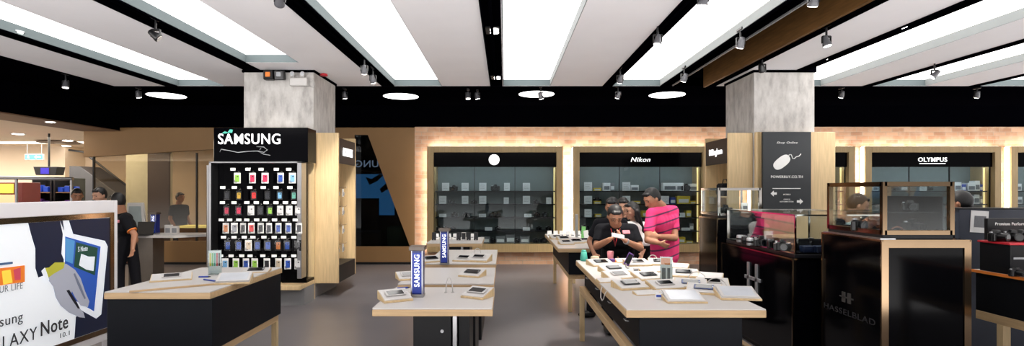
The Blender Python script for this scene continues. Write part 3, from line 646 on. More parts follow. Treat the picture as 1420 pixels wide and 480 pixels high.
# ------------------------------------------------------------------ glossy camera showcases at right
def case(x0, x1, y0, y1, zb_, zt_, lab, gm='chrome', inset=.05, frame_mat=None, gx1=None, front_band=None):
    t = thing('showcase', lab, 'showcase', ((x0+x1)/2, (y0+y1)/2, 0), 0, 'glossy black showcases'); w = (x1-x0)/2; d = (y1-y0)/2; cx = (x0+x1)/2
    MB().box(-w, w, -d, d, .06, zb_, .004).build('cabinet_body', M['gloss'], t)
    MB().box(-w+.04, w-.04, -d+.04, d-.04, 0, .06).build('plinth', M['satin'], t)
    gx = (w-inset) if gx1 is None else gx1-cx
    a, b, c, e = -w+inset, gx, -d+inset, d-inset
    MB().box(a-.01, b+.01, c-.01, e+.01, zb_, zb_+.035, .003).build('deck', M['satin'], t)
    g = MB(); g.box(a, a+.006, c, e, zb_+.036, zt_-.01); g.box(b-.006, b, c, e, zb_+.036, zt_-.01); g.box(a+.006, b-.006, c, c+.006, zb_+.036, zt_-.01); g.box(a+.006, b-.006, e-.006, e, zb_+.036, zt_-.01); g.box(a, b, c, e, zt_-.009, zt_-.003)
    g.build('glass_box', M['glass'], t)
    r = .016 if frame_mat else .007; f = MB()
    for xx in (a, b):
        for yy in (c, e): f.box(xx-r, xx+r, yy-r, yy+r, zb_+.035, zt_)
    for xx in (a, b): f.box(xx-r, xx+r, c, e, zt_-2*r, zt_); f.box(xx-r, xx+r, c, e, zb_+.035, zb_+.035+2*r)
    for yy in (c, e): f.box(a, b, yy-r, yy+r, zt_-2*r, zt_); f.box(a, b, yy-r, yy+r, zb_+.035, zb_+.035+2*r)
    f.build('glass_frame', M[frame_mat or 'chrome'], t)
    k = MB(); s = .006
    for xx in (-w, w): k.box(xx-s, xx+s, -d, d, zb_-.012, zb_+.002)
    for yy in (-d, d): k.box(-w, w, yy-s, yy+s, zb_-.012, zb_+.002)
    k.box(-w-s, -w+s, -d-s, -d+s, .06, zb_); k.box(w-s, w+s, -d-s, -d+s, .06, zb_); k.box(-w-s, -w+s, d-s, d+s, .06, zb_)
    k.build('edge_trim', M['bronze'], t)
    return t
E = case(2.55, 3.6, 4.79, 6.36, 1.0, 1.39, 'long glossy black showcase with a silver capital letter H, mid right', 'chrome', .05)
m = MB(); hy, hz = 5.6-(4.79+6.36)/2, .70
zz = .58
m.box(-.54, -.525, -.13, -.09, .52, .86, .002); m.box(-.54, -.525, .05, .09, .52, .86, .002); m.box(-.54, -.525, -.19, .15, .685, .72, .002)
m.build('letter_h_logo', M['silver'], E)
G = case(2.71, 3.30, 6.9, 7.52, 1.25, 1.64, 'glossy black showcase farthest back, left of the mouse signboard', 'chrome', .03, 'chrome')
Fc = case(2.69, 3.32, 3.86, 4.58, 1.25, 1.667, 'tall glossy black showcase with thick bronze edges, nearest at right', 'chrome', .04, 'bronze', 3.215)
m = MB(); w, d = .315, .36; s = .028
m.box(-w-.004, -w+s*1.6, -d-.008, -d+.004, .06, 1.24); m.box(w-s*1.6, w+.004, -d-.008, -d+.004, .06, 1.24); m.box(-w+s*1.6, w-s*1.6, -d-.008, -d+.004, 1.195, 1.24); m.box(-w+s*1.6, w-s*1.6, -d-.008, -d+.004, .06, .11)
m.build('front_frame', M['bronze'], Fc)
MB().box(-w-.01, -w+.1, -d, d-.02, 1.252, 1.262).build('vent_strip', M['steel'], Fc)
tx = text('side_letters', 'HASSELBLAD', -.33, .30, .62, .665, 0, mat('dim_letters', (30, 30, 33), .5), Fc, .003, 0, .01); tx.rotation_euler = (0, 0, -PI/2); tx.location = (-w-.002, 0, 0)
m = MB(); m.box(-w-.006, -w, -.02, .02, .72, .80); m.box(-w-.006, -w, .05, .09, .72, .80); m.box(-w-.006, -w, -.05, .12, .755, .765); m.build('side_logo', mat('dim_logo', (60, 58, 56), .5), Fc)
m = MB(); m.box(-w+.01, w-.12, -d+.1, d-.1, 1.44, 1.447); m.build('glass_shelf', M['acrylic'], Fc)
MB().box(w-.125, w-.118, -d+.09, d-.06, 1.288, 1.56, .002).build('dark_side_panel', M['satin'], Fc)
# ------------------------------------------------------------------ black camera table at the right edge
t = thing('display_table', 'black bodied oak legged camera table cut by the right picture edge', 'table', (4.6, 3.6, 0))
MB().box(-.71, .8, -1.2, .87, .62, .93, .004).build('cabinet_body', M['satin'], t)
MB().box(-.72, .81, -1.21, .88, .93, .955, .003).build('tabletop', M['white'], t)
MB().box(-.735, -.721, -1.2, .88, .932, .954).build('orange_strip', M['orange'], t)
m = MB(); m.box(-.71, -.65, -1.2, .87, .55, .62, .003); m.box(.74, .8, -1.2, .87, .55, .62, .003); m.box(-.65, .74, .81, .87, .55, .62, .003); m.build('leg_frame', M['woody'], t)
for sx in (-.71, .74):
    for sy in (-1.2, .62): MB().box(sx, sx+.06, sy, sy+.06, 0, .55, .003).build('leg', M['wood'], t)
t = thing('camera_riser', 'black riser box with a red front edge on the right hand camera table', 'riser', (4.5, 4.2, .9555))
MB().box(-.62, .8, -.05, .22, 0, .23, .003).build('box_body', M['satin'], t)
MB().box(-.64, .81, -.065, .22, .23, .245, .002).build('red_shelf', M['red'], t)
MB().box(-.60, .8, -.056, -.05, .12, .135).build('label_rail', M['silver'], t)
tx = text('rail_letters', 'SONY', -.12, -.02, .04, .065, -.052, M['paper'], t, .003, 0, .02)
t = thing('header_board', 'long low black header board with small white lettering above the camera table', 'sign', (4.95, 4.425, .9555))
MB().box(X_(1369, 4.43)-4.95, .44, 0, .035, 0, Z_(303, 4.43)-.9555, .003).build('board', M['satin'], t)
text('board_letters', 'Premium Performance and Fun', X_(1379, 4.43)-4.95, X_(1452, 4.43)-4.95, Z_(312.5, 4.43)-.9555, Z_(308.5, 4.43)-.9555, -.001, M['paper'], t, .003, 0, .01)
t = thing('back_screen_board', 'long blue grey partition behind the right hand camera table', 'partition', (5.6, 5.2, 0))
MB().box(X_(1330, 5.2)-5.6, 1.6, 0, .05, 0.0, Z_(290, 5.2), .003).build('panel', mat('blue_grey', (44, 50, 64), .5), t)
MB().box(X_(1329, 5.2)-5.61, 1.6, -.01, .06, Z_(290, 5.2), Z_(288, 5.2), .002).build('top_rail', M['plastic'], t)
t = thing('paper_notice', 'white sheet of paper leaning on the blue grey partition', 'notice', (X_(1360, 5.18), 5.194, 1.2))
MB().box(-.085, .085, 0, .004, 0, .21, rot=(0, .06, 0)).build('sheet', M['paper'], t)
MB().box(-.05, .06, -.003, -.001, .05, .16, rot=(0, .06, 0)).build('print_lines', M['ink'], t)
# ------------------------------------------------------------------ people
def remeshed(name, mb, m, parent, vox=.009, smooth=3, decim=None):
    o = mb.build(name, m, None)
    r = o.modifiers.new('r', 'REMESH'); r.mode = 'VOXEL'; r.voxel_size = vox; r.use_smooth_shade = True
    if smooth: s = o.modifiers.new('s', 'SMOOTH'); s.factor = .5; s.iterations = smooth
    o.parent = parent; PEND.append([o, None]); return o
PEND = []
def finish_bodies():
    bpy.context.view_layer.update(); dg = bpy.context.evaluated_depsgraph_get()
    for o, cut in PEND:
        me = bpy.data.meshes.new_from_object(o.evaluated_get(dg)); me.name = o.name.split('.')[0]
        for p in me.polygons: p.use_smooth = True
        o['_'] = 1; NEW[o.name] = me
    for o, cut in PEND:
        me = NEW[o.name]; o.modifiers.clear(); o.data = me; del o['_']
        if cut:
            hc, f, up, k = cut; bm = bmesh.new(); bm.from_mesh(me)
            kill = [v for v in bm.verts if (v.co-hc).dot(f) > .022*k+max(0, (v.co-hc).dot(up))*.35 and (v.co-hc).dot(up) < .058*k]
            bmesh.ops.delete(bm, geom=kill, context='VERTS'); bm.to_mesh(me); bm.free()
NEW = {}
def frame_(fwd, up=(0, 0, 1)):
    f = Vector(fwd).normalized(); u = Vector(up); s = f.cross(u).normalized(); u = s.cross(f).normalized()
    return Matrix((s, f, u)).transposed()     # columns: right, forward, up
def hand(mb, wrist, d, palm_n, curl=.6, s=1.0, thumb=1):
    d = Vector(d).normalized(); n = Vector(palm_n); n = (n-d*n.dot(d)).normalized(); side = d.cross(n).normalized()
    w = Vector(wrist); L = .085*s
    for k in (-1.2, -.4, .4, 1.2):
        mb.cap(w+side*k*.012*s, w+d*L+side*k*.018*s, .014*s, .011*s)
    for k, ln in zip((-1.5, -.5, .5, 1.5), (.062, .074, .078, .068)):
        b = w+d*L+side*k*.0175*s; dd = (d*math.cos(curl*.6)+n*math.sin(curl*.6)); p = b+dd*ln*.5*s
        d2 = (d*math.cos(curl*1.7)+n*math.sin(curl*1.7)); q = p+d2*ln*.3*s; d3 = (d*math.cos(curl*2.6)+n*math.sin(curl*2.6))
        mb.cap(b, p, .0095*s, .009*s); mb.cap(p, q, .009*s, .008*s); mb.cap(q, q+d3*ln*.28*s, .008*s, .007*s)
    b = w+d*.025*s+side*thumb*.026*s; p = b+(d*.6+side*thumb*.6+n*.35).normalized()*.042*s
    mb.cap(w+d*.01*s, b, .014*s, .013*s); mb.cap(b, p, .012*s, .0105*s); mb.cap(p, p+(d*.8+n*.6).normalized()*.032*s, .0105*s, .008*s)
def person(label, base, head, face, neck, pelvis, shL, elL, wrL, shR, elR, wrR, hipw=.10, kneeL=None, kneeR=None, footL=None, footR=None, toe=(0, -1, 0),
           hL=None, hR=None, skin='skin', shirt='polo', pants='jeans', hairlen=0, sleeve=.62, stripes=None, woman=False, chestr=.135, glasses=False, legs=True, hs=1.0, facing=None, name='person', hem=0):
    B = Vector(base); V = lambda p: Vector(p)-B
    t = thing(name, label, 'person', base)
    hc = V(head); f = Vector(face).normalized(); R3 = frame_(f); rt, up = R3.col[0], R3.col[2]
    nk, pv = V(neck), V(pelvis); sL, eL, wL, sR, eR, wR = map(V, (shL, elL, wrL, shR, elR, wrR))
    b = MB()
    k = 1.0 if woman else 1.08
    b.ball(hc, (.074*k, .092*k, .105*k), R3, 24)                       # skull
    b.ball(hc+f*.028*k-up*.052*k, (.055*k, .062*k, .058*k), R3, 20)     # jaw
    b.ball(hc+f*.068*k-up*.092*k, (.022*k, .018*k, .016*k), R3, 12)     # chin
    b.cap(hc+f*.088*k+up*.008, hc+f*.108*k-up*.028*k, .009, .014)       # nose
    b.ball(hc+f*.098*k-up*.03*k, (.018, .012, .009), R3, 10)
    b.ball(hc+f*.080*k+up*.026*k, (.052*k, .014, .010), R3, 12)         # brow
    b.ball(hc+f*.083*k-up*.056*k, (.024, .012, .008), R3, 10)           # lips
    b.ball(hc+f*.083*k-up*.066*k, (.020, .011, .007), R3, 10)
    for q in (-1, 1):
        b.ball(hc+rt*q*.075*k-up*.01, (.012, .02, .032), R3, 12)        # ears
        b.ball(hc+rt*q*.042+f*.06-up*.026, (.024, .022, .02), R3, 10)   # cheeks
    b.cap(hc-f*.02-up*.06, nk, .056*k, .062*k)
    ax = (sR-sL); mid = (sL+sR)/2
    def torso(m_, g):
        fw = (facing and Vector(facing)) or Vector((0, -1, 0))
        for u in (-1, -.5, 0, .5, 1):
            m_.cap(mid+ax*u*.30-Vector((0, 0, .10)), pv+ax.normalized()*u*hipw*.75+Vector((0, 0, .06)), chestr*.80+g, chestr*.78+g)
        m_.cap(nk-Vector((0, 0, .03)), mid, .062+g*.4, .08+g); m_.cap(mid, sL, .075+g, .062+g); m_.cap(mid, sR, .075+g, .062+g)
        m_.cap(pv-ax.normalized()*hipw*.6, pv+ax.normalized()*hipw*.6, .113+g, .113+g)
    torso(b, 0)
    for s_, e_, w_ in ((sL, eL, wL), (sR, eR, wR)):
        b.cap(s_, e_, .052, .041); b.cap(e_, e_.lerp(w_, .35), .042, .040); b.cap(e_.lerp(w_, .35), w_, .040, .027)
    for w_, e_, h_, th in ((wL, eL, hL, -1), (wR, eR, hR, 1)):
        dd = h_[0] if h_ else (w_-e_); nn = h_[1] if h_ else (0, -1, -.3)
        hand(b, w_, dd, nn, h_[2] if h_ else .5, hs, h_[3] if h_ and len(h_) > 3 else th)
    if legs:
        fL, fR, kL, kR = map(V, (footL, footR, kneeL, kneeR)); an = ax.normalized()
        HL, HR = pv-an*hipw, pv+an*hipw
        for h_, k_, f_ in ((HL, kL, fL), (HR, kR, fR)):
            b.cap(h_, k_, .085, .056); b.cap(k_, k_.lerp(f_, .3), .056, .058); b.cap(k_.lerp(f_, .3), f_+Vector((0, 0, .09)), .056, .038)
            b.cap(f_+Vector((0, 0, .07)), f_+Vector(toe)*.12+Vector((0, 0, .045)), .036, .03)
    remeshed('body', b, M[skin], t, .009, 3)
    # clothing
    c = MB(); torso(c, .014)
    for s_, e_ in ((sL, eL), (sR, eR)): c.cap(s_, s_.lerp(e_, .5), .070, .066); c.cyl(s_.lerp(e_, .5), s_.lerp(e_, sleeve+.12), .066, .064)
    [c.cap(pv+ax.normalized()*u*hipw*.8, pv+ax.normalized()*u*hipw*.8-Vector((0, 0, hem)), .138, .134) for u in (-1, 0, 1) if hem]
    remeshed('shirt', c, M[shirt] if not stripes else stripes, t, .011, 4)
    if legs:
        p = MB(); p.cap(pv-an*hipw*.7-Vector((0, 0, .03)), pv+an*hipw*.7-Vector((0, 0, .03)), .120, .120)
        for h_, k_, f_ in ((HL, kL, fL), (HR, kR, fR)):
            p.cap(h_, k_, .100, .078); p.cap(k_, k_.lerp(f_, .5), .078, .070); p.cyl(k_.lerp(f_, .5), f_+Vector((0, 0, .075)), .071, .066)
        remeshed('trousers', p, M[pants], t, .013, 3)
        for f_ in (fL, fR):
            s_ = MB(); tv = Vector(toe).normalized(); R4 = frame_(tv)
            s_.ball(f_+tv*.06+Vector((0, 0, .046)), (.05, .13, .045), R4, 16); s_.ball(f_-tv*.01+Vector((0, 0, .07)), (.046, .06, .05), R4, 14)
            s_.box(-.045, .045, -.07, .18, .0, .022, .008) if False else s_.cap(f_-tv*.03+Vector((0, 0, .024)), f_+tv*.13+Vector((0, 0, .024)), .024, .024)
            remeshed('shoe', s_, M['shoe'], t, .009, 2)
    # hair
    h = MB(); off = -f*.016+up*.018
    h.ball(hc+off, (.083*k, .095*k, .103*k), R3, 24); h.ball(hc-f*.04+up*.0, (.078*k, .066*k, .085*k), R3, 20)
    for q in (-.03, 0, .03): h.ball(hc+f*.052*k+up*.078*k+rt*q, (.026, .026, .02), R3, 10)
    if hairlen:
        for q in (-1, -.5, 0, .5, 1): h.cap(hc-f*(.05-.02*abs(q))+rt*q*.066-up*.02, nk-f*.075+rt*q*.075-Vector((0, 0, hairlen)), .040, .026)
        for q in (-1, 1): h.cap(hc+rt*q*.074+f*.01+up*.02, hc+rt*q*.082-f*.01-up*.14, .026, .022)
    o = remeshed('hair', h, M['hair'], t, .008, 2); PEND[-1][1] = (hc, f, up, k)
    for q in (-1, 1):
        e = MB(); e.ball(hc+rt*q*.030*k+f*.079*k+up*.006*k, (.0125, .008, .0075), R3, 10); e.build('eye', M['hair'], t)
        e = MB(); e.cap(hc+rt*q*.016*k+f*.090*k+up*.029*k, hc+rt*q*.046*k+f*.080*k+up*.029*k, .0045, .0035); e.build('eyebrow', M['hair'], t)
    e = MB(); e.cap(hc-rt*.018+f*.0945*k-up*.061*k, hc+rt*.018+f*.0945*k-up*.061*k, .004); e.build('lips', mat('lip', (150, 86, 76), .5), t)
    if glasses:
        g = MB()
        for q in (-1, 1):
            c0 = hc+rt*q*.031+f*.098+up*.004; g.tube([c0+rt*.022*math.cos(a*PI/6)+up*.015*math.sin(a*PI/6) for a in range(13)], .0022, 6)
            g.tube([c0+rt*q*.022, hc+rt*q*.076+f*.01+up*.01], .002, 6)
        g.tube([hc-rt*.009+f*.1+up*.006, hc+rt*.009+f*.1+up*.006], .002, 6); g.build('glasses', M['plastic'], t)
    return t, hc+B, R3
def stripe_mat():
    m = mat('striped_pink', (214, 60, 112), .9, 0, .05, 30); nt = m.node_tree; N = nt.nodes.new; L = nt.links.new; b = nt.nodes['Principled BSDF']
    tc = N('ShaderNodeTexCoord'); sp = N('ShaderNodeSeparateXYZ'); L(tc.outputs['Object'], sp.inputs[0])
    a = N('ShaderNodeMath'); a.operation = 'MULTIPLY_ADD'; a.inputs[1].default_value = -.22; L(sp.outputs['X'], a.inputs[0]); L(sp.outputs['Z'], a.inputs[2])
    d = N('ShaderNodeMath'); d.operation = 'DIVIDE'; d.inputs[1].default_value = .112; L(a.outputs[0], d.inputs[0])
    fr_ = N('ShaderNodeMath'); fr_.operation = 'FRACT'; L(d.outputs[0], fr_.inputs[0])
    lt = N('ShaderNodeMath'); lt.operation = 'LESS_THAN'; lt.inputs[1].default_value = .17; L(fr_.outputs[0], lt.inputs[0])
    mx = N('ShaderNodeMixRGB'); mx.inputs['Color1'].default_value = lin((222, 52, 112))+(1,); mx.inputs['Color2'].default_value = lin((96, 44, 80))+(1,)
    L(lt.outputs[0], mx.inputs['Fac']); L(mx.outputs[0], b.inputs['Base Color']); return m
def W(px, py, Y): return (X_(px, Y), Y, Z_(py, Y))
# man in black polo reading a phone
pA, hA, RA = person('man in a black polo with glasses, head bent over a phone in both hands', (1.33, 6.32, 0),
    W(853, 299, 6.12), (0, -.82, -.60), W(855, 315, 6.30), (1.33, 6.38, .98),
    W(833, 319, 6.30), W(827, 342, 6.20), W(846, 332, 5.92), W(877, 319, 6.30), W(888, 344, 6.18), W(867, 334, 5.92),
    kneeL=(1.2, 6.3, .52), kneeR=(1.45, 6.34, .52), footL=(1.16, 6.12, 0), footR=(1.46, 6.42, 0),
    hL=((.85, -.35, .55), (0, -.2, .9), .7, -1), hR=((-.85, -.35, .5), (0, -.2, .9), .7, 1), glasses=True, chestr=.14)
Bv = Vector((1.33, 6.42, 0))
def on_(t, mb, n, m): o = mb.build(n, m, t); o.location = -Vector(t.location); return o
m = MB(); c_ = Vector(W(869, 322, 6.13)); m.box(c_.x-.05, c_.x+.04, c_.y-.006, c_.y+.01, c_.z-.022, c_.z+.022, .004, rot=(-.5, 0, .25)); on_(pA, m, 'chest_logo', M['pinkc'])
m = MB(); c_ = Vector(W(868, 334.5, 5.93)); dd = (Vector(W(867, 334, 5.92))-Vector(W(888, 344, 6.18))).normalized(); m.cyl(c_-dd*.02, c_+dd*.008, .034, .033, 18); on_(pA, m, 'wristwatch', M['silver'])
m = MB(); m.tube([W(847, 317, 6.16), W(850, 327, 6.12), W(853, 342, 6.13), W(856, 327, 6.12), W(860, 317, 6.16)], .005, 6); on_(pA, m, 'lanyard', M['red'])
c_ = Vector(W(857, 327.5, 5.80)); t = thing('smartphone', 'white phone held in both hands by the man in the black polo', 'phone', tuple(c_))
MB().box(-.07, .07, -.008, .0, -.03, .035, .006, rot=(-.9, .2, 0)).build('phone_body', M['white'], t)
MB().box(-.05, .05, .0008, .002, -.024, .03, rot=(-.9, .2, 0)).build('screen', M['screen'], t)
# man in pink striped shirt, arms crossed
person('man in a pink striped t-shirt with crossed arms, looking down to the left', (1.95, 6.6, 0),
    W(904, 275, 6.45), (-.80, -.32, -.55), W(917, 287, 6.54), (1.97, 6.66, .98),
    W(904, 297, 6.38), W(898, 333, 6.26), W(914, 337, 6.22), W(933, 293, 6.66), W(936, 330, 6.50), W(912, 328, 6.24),
    kneeL=(1.90, 6.55, .52), kneeR=(2.05, 6.72, .52), footL=(1.88, 6.55, 0), footR=(2.06, 6.75, 0), toe=(-.9, -.4, 0),
    hL=((.8, .1, -.35), (0, .8, .3), .6, 1), hR=((-.7, .0, .25), (0, .8, -.2), .5, -1), stripes=stripe_mat(), facing=(-.8, -.5, 0), chestr=.125, sleeve=.60, hem=.19, hipw=.085)
# people behind them
person('man in black behind the man reading his phone, mostly hidden', (1.28, 6.86, 0),
    W(849, 287, 6.92), (-.3, -.9, -.35), W(849, 304, 6.96), (1.3, 6.90, .95),
    W(830, 311, 6.90), W(818, 335, 6.92), W(824, 352, 6.8), W(863, 311, 6.94), W(865, 338, 6.96), W(860, 356, 6.8),
    kneeL=(1.12, 6.86, .50), kneeR=(1.4, 6.86, .5), footL=(1.10, 6.86, 0), footR=(1.45, 6.88, 0), toe=(-.9, -.3, 0), chestr=.12)
person('woman with long black hair and white top, turned left between the two men', (1.80, 7.22, 0),
    W(876, 292, 7.15), (-.95, -.3, -.2), W(881, 308, 7.20), (1.80, 7.22, .92),
    W(872, 315, 7.10), W(872, 338, 7.04), W(870, 352, 6.90), W(892, 315, 7.26), W(894, 338, 7.22), W(890, 352, 7.10),
    kneeL=(1.76, 7.20, .48), kneeR=(1.88, 7.32, .48), footL=(1.74, 7.22, 0), footR=(1.88, 7.34, 0), toe=(-.9, -.3, 0), hairlen=.14, skin='skin2', shirt='paper', woman=True, chestr=.10, hipw=.08)
person('person with short black hair seen farthest back between the two men', (1.74, 7.85, 0),
    W(864, 286, 7.80), (-.3, -.9, -.3), W(865, 300, 7.85), (1.80, 7.85, .92),
    W(856, 307, 7.85), W(853, 328, 7.81), W(856, 345, 7.71), W(878, 307, 7.87), W(881, 328, 7.85), W(878, 345, 7.75),
    kneeL=(1.80, 7.85, .48), kneeR=(1.94, 7.87, .48), footL=(1.84, 7.85, 0), footR=(1.96, 7.89, 0), skin='skin2', chestr=.11, hipw=.08)
# staff member at left, seen in profile
pS, _, _ = person('staff member in black with orange sleeve trim, in profile at rear left', (-5.62, 8.1, 0),
    W(163, 279, 8.0), (-.9, .1, -.25), W(169, 295, 8.05), (-5.66, 8.12, .93),
    W(173, 304, 7.88), W(187, 326, 7.84), W(184, 345, 7.74), W(176, 303, 8.2), W(188, 333, 8.3), W(182, 352, 8.3),
    kneeL=(-5.72, 8.02, .49), kneeR=(-5.62, 8.2, .49), footL=(-5.70, 8.0, 0), footR=(-5.58, 8.22, 0), toe=(-.95, -.1, 0), chestr=.14)
m = MB(); a_, b_2 = Vector(W(173, 304, 7.88)), Vector(W(187, 326, 7.84)); m.cyl(a_.lerp(b_2, .70), a_.lerp(b_2, .75), .066, .066, 18); on_(pS, m, 'sleeve_trim', M['orange'])
m = MB(); c_ = Vector(W(167, 307, 7.80)); m.box(c_.x-.05, c_.x-.01, c_.y-.03, c_.y, c_.z-.02, c_.z+.02, .003); on_(pS, m, 'chest_logo', M['pinkc'])
def standing(label, px, py, Y, face, skin='skin', shirt='polo', woman=False, hairlen=0, floor=0, dark='jeans'):
    z = Z_(py, Y)-.105; x = X_(px, Y); f = Vector(face).normalized(); h = Vector((f.x, f.y, 0)).normalized(); s = Vector((h.y, -h.x, 0))
    c = Vector((x, Y, 0))-h*.03; q = lambda a, b, zz: tuple(c+s*a+h*b+Vector((0, 0, zz)))
    kz = z/1.55
    person(label, tuple(c), (x, Y, z), face, q(0, -.03, 1.35*kz), q(0, 0, .93*kz), q(-.18, 0, 1.28*kz), q(-.24, -.02, 1.0*kz), q(-.22, .12, .80*kz),
           q(.18, 0, 1.28*kz), q(.24, -.02, 1.0*kz), q(.22, .12, .80*kz), kneeL=q(-.1, .02, .5*kz), kneeR=q(.1, .02, .5*kz), footL=q(-.11, -.02, 0), footR=q(.11, .03, 0),
           toe=tuple(h), skin=skin, shirt=shirt, woman=woman, hairlen=hairlen, chestr=.125, pants=dark)
standing('dark haired person behind the tablet advert, only hair and forehead showing', 138, 261.5, 8.7, (-.2, -.9, -.3), 'skin2')
standing('person at far left whose dark hair just shows over the advert top', 107, 263, 9.6, (.6, -.6, -.3))
standing('person in black standing in the mall beyond the large glass window', 250, 268, 13.3, (.9, -.3, -.1))
standing('person in pale blue shirt bending behind the tall bronze edged showcase', 1190, 272, 6.0, (.8, -.5, -.35), 'skin2', 'paleblue')if False else None
M['paleblue'] = mat('pale_blue_cotton', (176, 208, 210), .9)
standing('person in a pale blue shirt behind the glass of the bronze edged showcase', 1190, 271, 6.1, (.85, -.4, -.4), 'skin2', 'paleblue')
standing('person in dark clothes behind the blue grey partition, right of bronze edged showcase', 1331, 267, 5.65, (-.6, .7, -.2))
finish_bodies()
# ------------------------------------------------------------------ small goods
# price tags and phone case packs on the rack
colr = {'green': (150, 205, 70), 'crimson': (214, 34, 84), 'blue': (34, 84, 180), 'sky': (120, 180, 224), 'yellow': (232, 190, 60), 'red': (208, 44, 44), 'charcoal': (44, 46, 54),
        'teal': (100, 176, 160), 'white': (220, 220, 220), 'orange': (214, 130, 60), 'black': (20, 20, 24), 'brown': (160, 120, 70), 'grey': (150, 152, 158), 'beige': (206, 188, 160), 'pink': (224, 120, 150)}
PM = {k: mat('case_'+k, v, .45, 0, .04) for k, v in colr.items()}
rows = [(247, 14.5, 'white', [(329, 'green'), (350, 'crimson'), (367.5, 'crimson'), (389, 'blue'), (405.5, 'sky')]),
        (271, 12.5, None, [(315, 'charcoal'), (331.5, 'yellow'), (352, 'red'), (371, 'charcoal'), (388, 'sky'), (407.5, 'teal')]),
        (292, 13, None, [(314.5, 'crimson'), (331, 'crimson'), (348, 'white'), (361.5, 'charcoal'), (374.5, 'green'), (388.5, 'white'), (401, 'white'), (413.5, 'white')]),
        (316.5, 14.5, 'white', [(313, 'orange'), (325, 'grey'), (337, 'black'), (348.5, 'red'), (361.5, 'black'), (373, 'charcoal'), (386, 'blue'), (400, 'blue'), (414.5, 'charcoal')]),
        (340.5, 15, None, [(316, 'blue'), (331, 'blue'), (344.5, 'beige'), (357, 'blue'), (371.5, 'blue'), (386, 'orange'), (398.5, 'blue'), (413, 'black')]),
        (366, 15, 'grey', [(312, 'sky'), (327, 'green'), (341, 'blue'), (353, 'green'), (370, 'black'), (386, 'beige'), (399, 'blue'), (413, 'white')])]
RN = ['top', 'second', 'third', 'fourth', 'fifth', 'bottom']
protos = {}
def pack_proto(col, card, h, w, win):
    t = thing('phone_case_pack', '', 'phone case', (0, 0, 0), 0, 'phone case packs on the black wall rack')
    MB().box(-w/2, w/2, 0, .004, -h/2, h/2, .001).build('backing_card', M['paper'] if card else M['satin'], t)
    MB().box(-w*.30, w*.36, -.014, -.001, -h*.36, h*.30, .006).build('phone_case', PM[col], t)
    MB().box(w*.02, w*.25, -.0155, -.014, h*.1, h*.2, .001).build('camera_cutout', M['plastic'], t)
    if card: MB().box(-w*.42, -w*.05, -.003, -.001, -h*.44, -h*.2).build('printed_label', M['ink'], t)
    MB().box(-w*.47, w*.47, -.018, -.016, -h*.47, h*.47, .001).build('clear_cover', M['packfilm'], t)
    MB().box(-.012, .012, .0, .003, h*.5, h*.5+.03).build('hang_tab', M['packfilm'], t)
    return t
hk = None
for ri, (py, hpx, card, items) in enumerate(rows):
    for ci, (px, col) in enumerate(items):
        Yp = SY-.17+(.012 if ci % 2 else 0); hh = hpx*Yp/F; ww = hh*(.66 if ri < 3 else .60)
        if ri == 4: ww = hh*.62
        loc = (X_(px, Yp), Yp, Z_(py, Yp)); lab = '%s phone case pack, %s from left, %s row of black rack' % (col, ORD[ci], RN[ri])
        key = (col, card if ri != 2 or col not in ('white',) else 'white', ri)
        if key not in protos:
            protos[key] = p = pack_proto(col, bool(card) or col in ('white', 'beige'), hh, ww, 0); p.location = loc; p['label'] = lab; o = p
        else: o = copy_tree(protos[key], None, loc, None, lab)
        o.rotation_euler = (0, 0, R.uniform(-.18, .18))
        z = loc[2]+hh/2+.022; xr = loc[0]-rack.location.x
        k = MB(); k.tube([(xr-.02, .02, z), (xr-.02, -.235, z), (xr-.02, -.243, z+.015)], .0028, 6); k.tube([(xr+.01, .02, z), (xr+.01, -.16, z)], .0028, 6)
        h_ = k.build('hook', M['chrome'], rack)
        k = MB(); k.box(xr-.055, xr+.015, -.25, -.244, z+.005, z+.042, .002); k.build('price_tag', M['paper'], h_)
# ---- niche contents
def camera_item(label, loc, s=1.0, rz=0, group='cameras in the wall cabinets', grip='plastic', body='plastic'):
    t = thing('camera', label, 'camera', loc, rz, group)
    MB().box(-.068*s, .068*s, -.022*s, .024*s, 0, .075*s, .008*s).prism([(-.028*s, .072*s), (.028*s, .072*s), (.018*s, .10*s), (-.018*s, .10*s)], -.03*s, .02*s, 'xz', .002).build('camera_body', M[body], t)
    MB().box(-.075*s, -.045*s, -.042*s, -.02*s, .004, .07*s, .006*s).build('grip', M[grip], t)
    l = MB().cyl((.006*s, -.022*s, .04*s), (.006*s, -.085*s, .04*s), .034*s, .032*s, 20).cyl((.006*s, -.085*s, .04*s), (.006*s, -.095*s, .04*s), .034*s, None, 20).build('lens', M['plastic'], t)
    MB().cyl((.006*s, -.0955*s, .04*s), (.006*s, -.097*s, .04*s), .026*s, None, 20).build('front_glass', M['screen'], l)
    MB().cyl((-.052*s, 0, .075*s), (-.052*s, 0, .085*s), .011*s, None, 14).build('dial', M['silver'], t)
    return t
cam0 = camera_item('', (0, 0, 0)); used = {'c': False, 'k': False, 'b': False}
def card_proto():
    t = thing('price_card', '', 'price card', (0, 0, 0), 0, 'price cards in the wall cabinets')
    MB().box(-.5, .5, -.01, .01, 0, 1).build('card', M['paper'], t)
    m = MB()
    for i in range(3): m.box(-.34, .28-.1*(i % 2), -.013, -.01, .3+.2*i, .325+.2*i)
    m.build('printed_lines', M['ink'], t)
    MB().box(-.5, .5, .01, .2, 0, .04).build('foot', M['acrylic'], t); return t
card0 = card_proto()
def box_proto(m_, nm='product_box'):
    t = thing(nm, '', 'box', (0, 0, 0), 0, 'boxes in the wall cabinets')
    MB().box(-.5, .5, -.35, .35, 0, 1, .02).build('carton', m_, t); MB().box(-.38, .38, -.36, -.35, .15, .6).build('printed_panel', M['paper'] if m_ != M['paper'] else M['ink'], t); return t
BP = {k: box_proto(v) for k, v in (('white', M['paper']), ('yellow', M['yellow']), ('blue', M['blue']), ('grey', M['grey']))}
first = {}
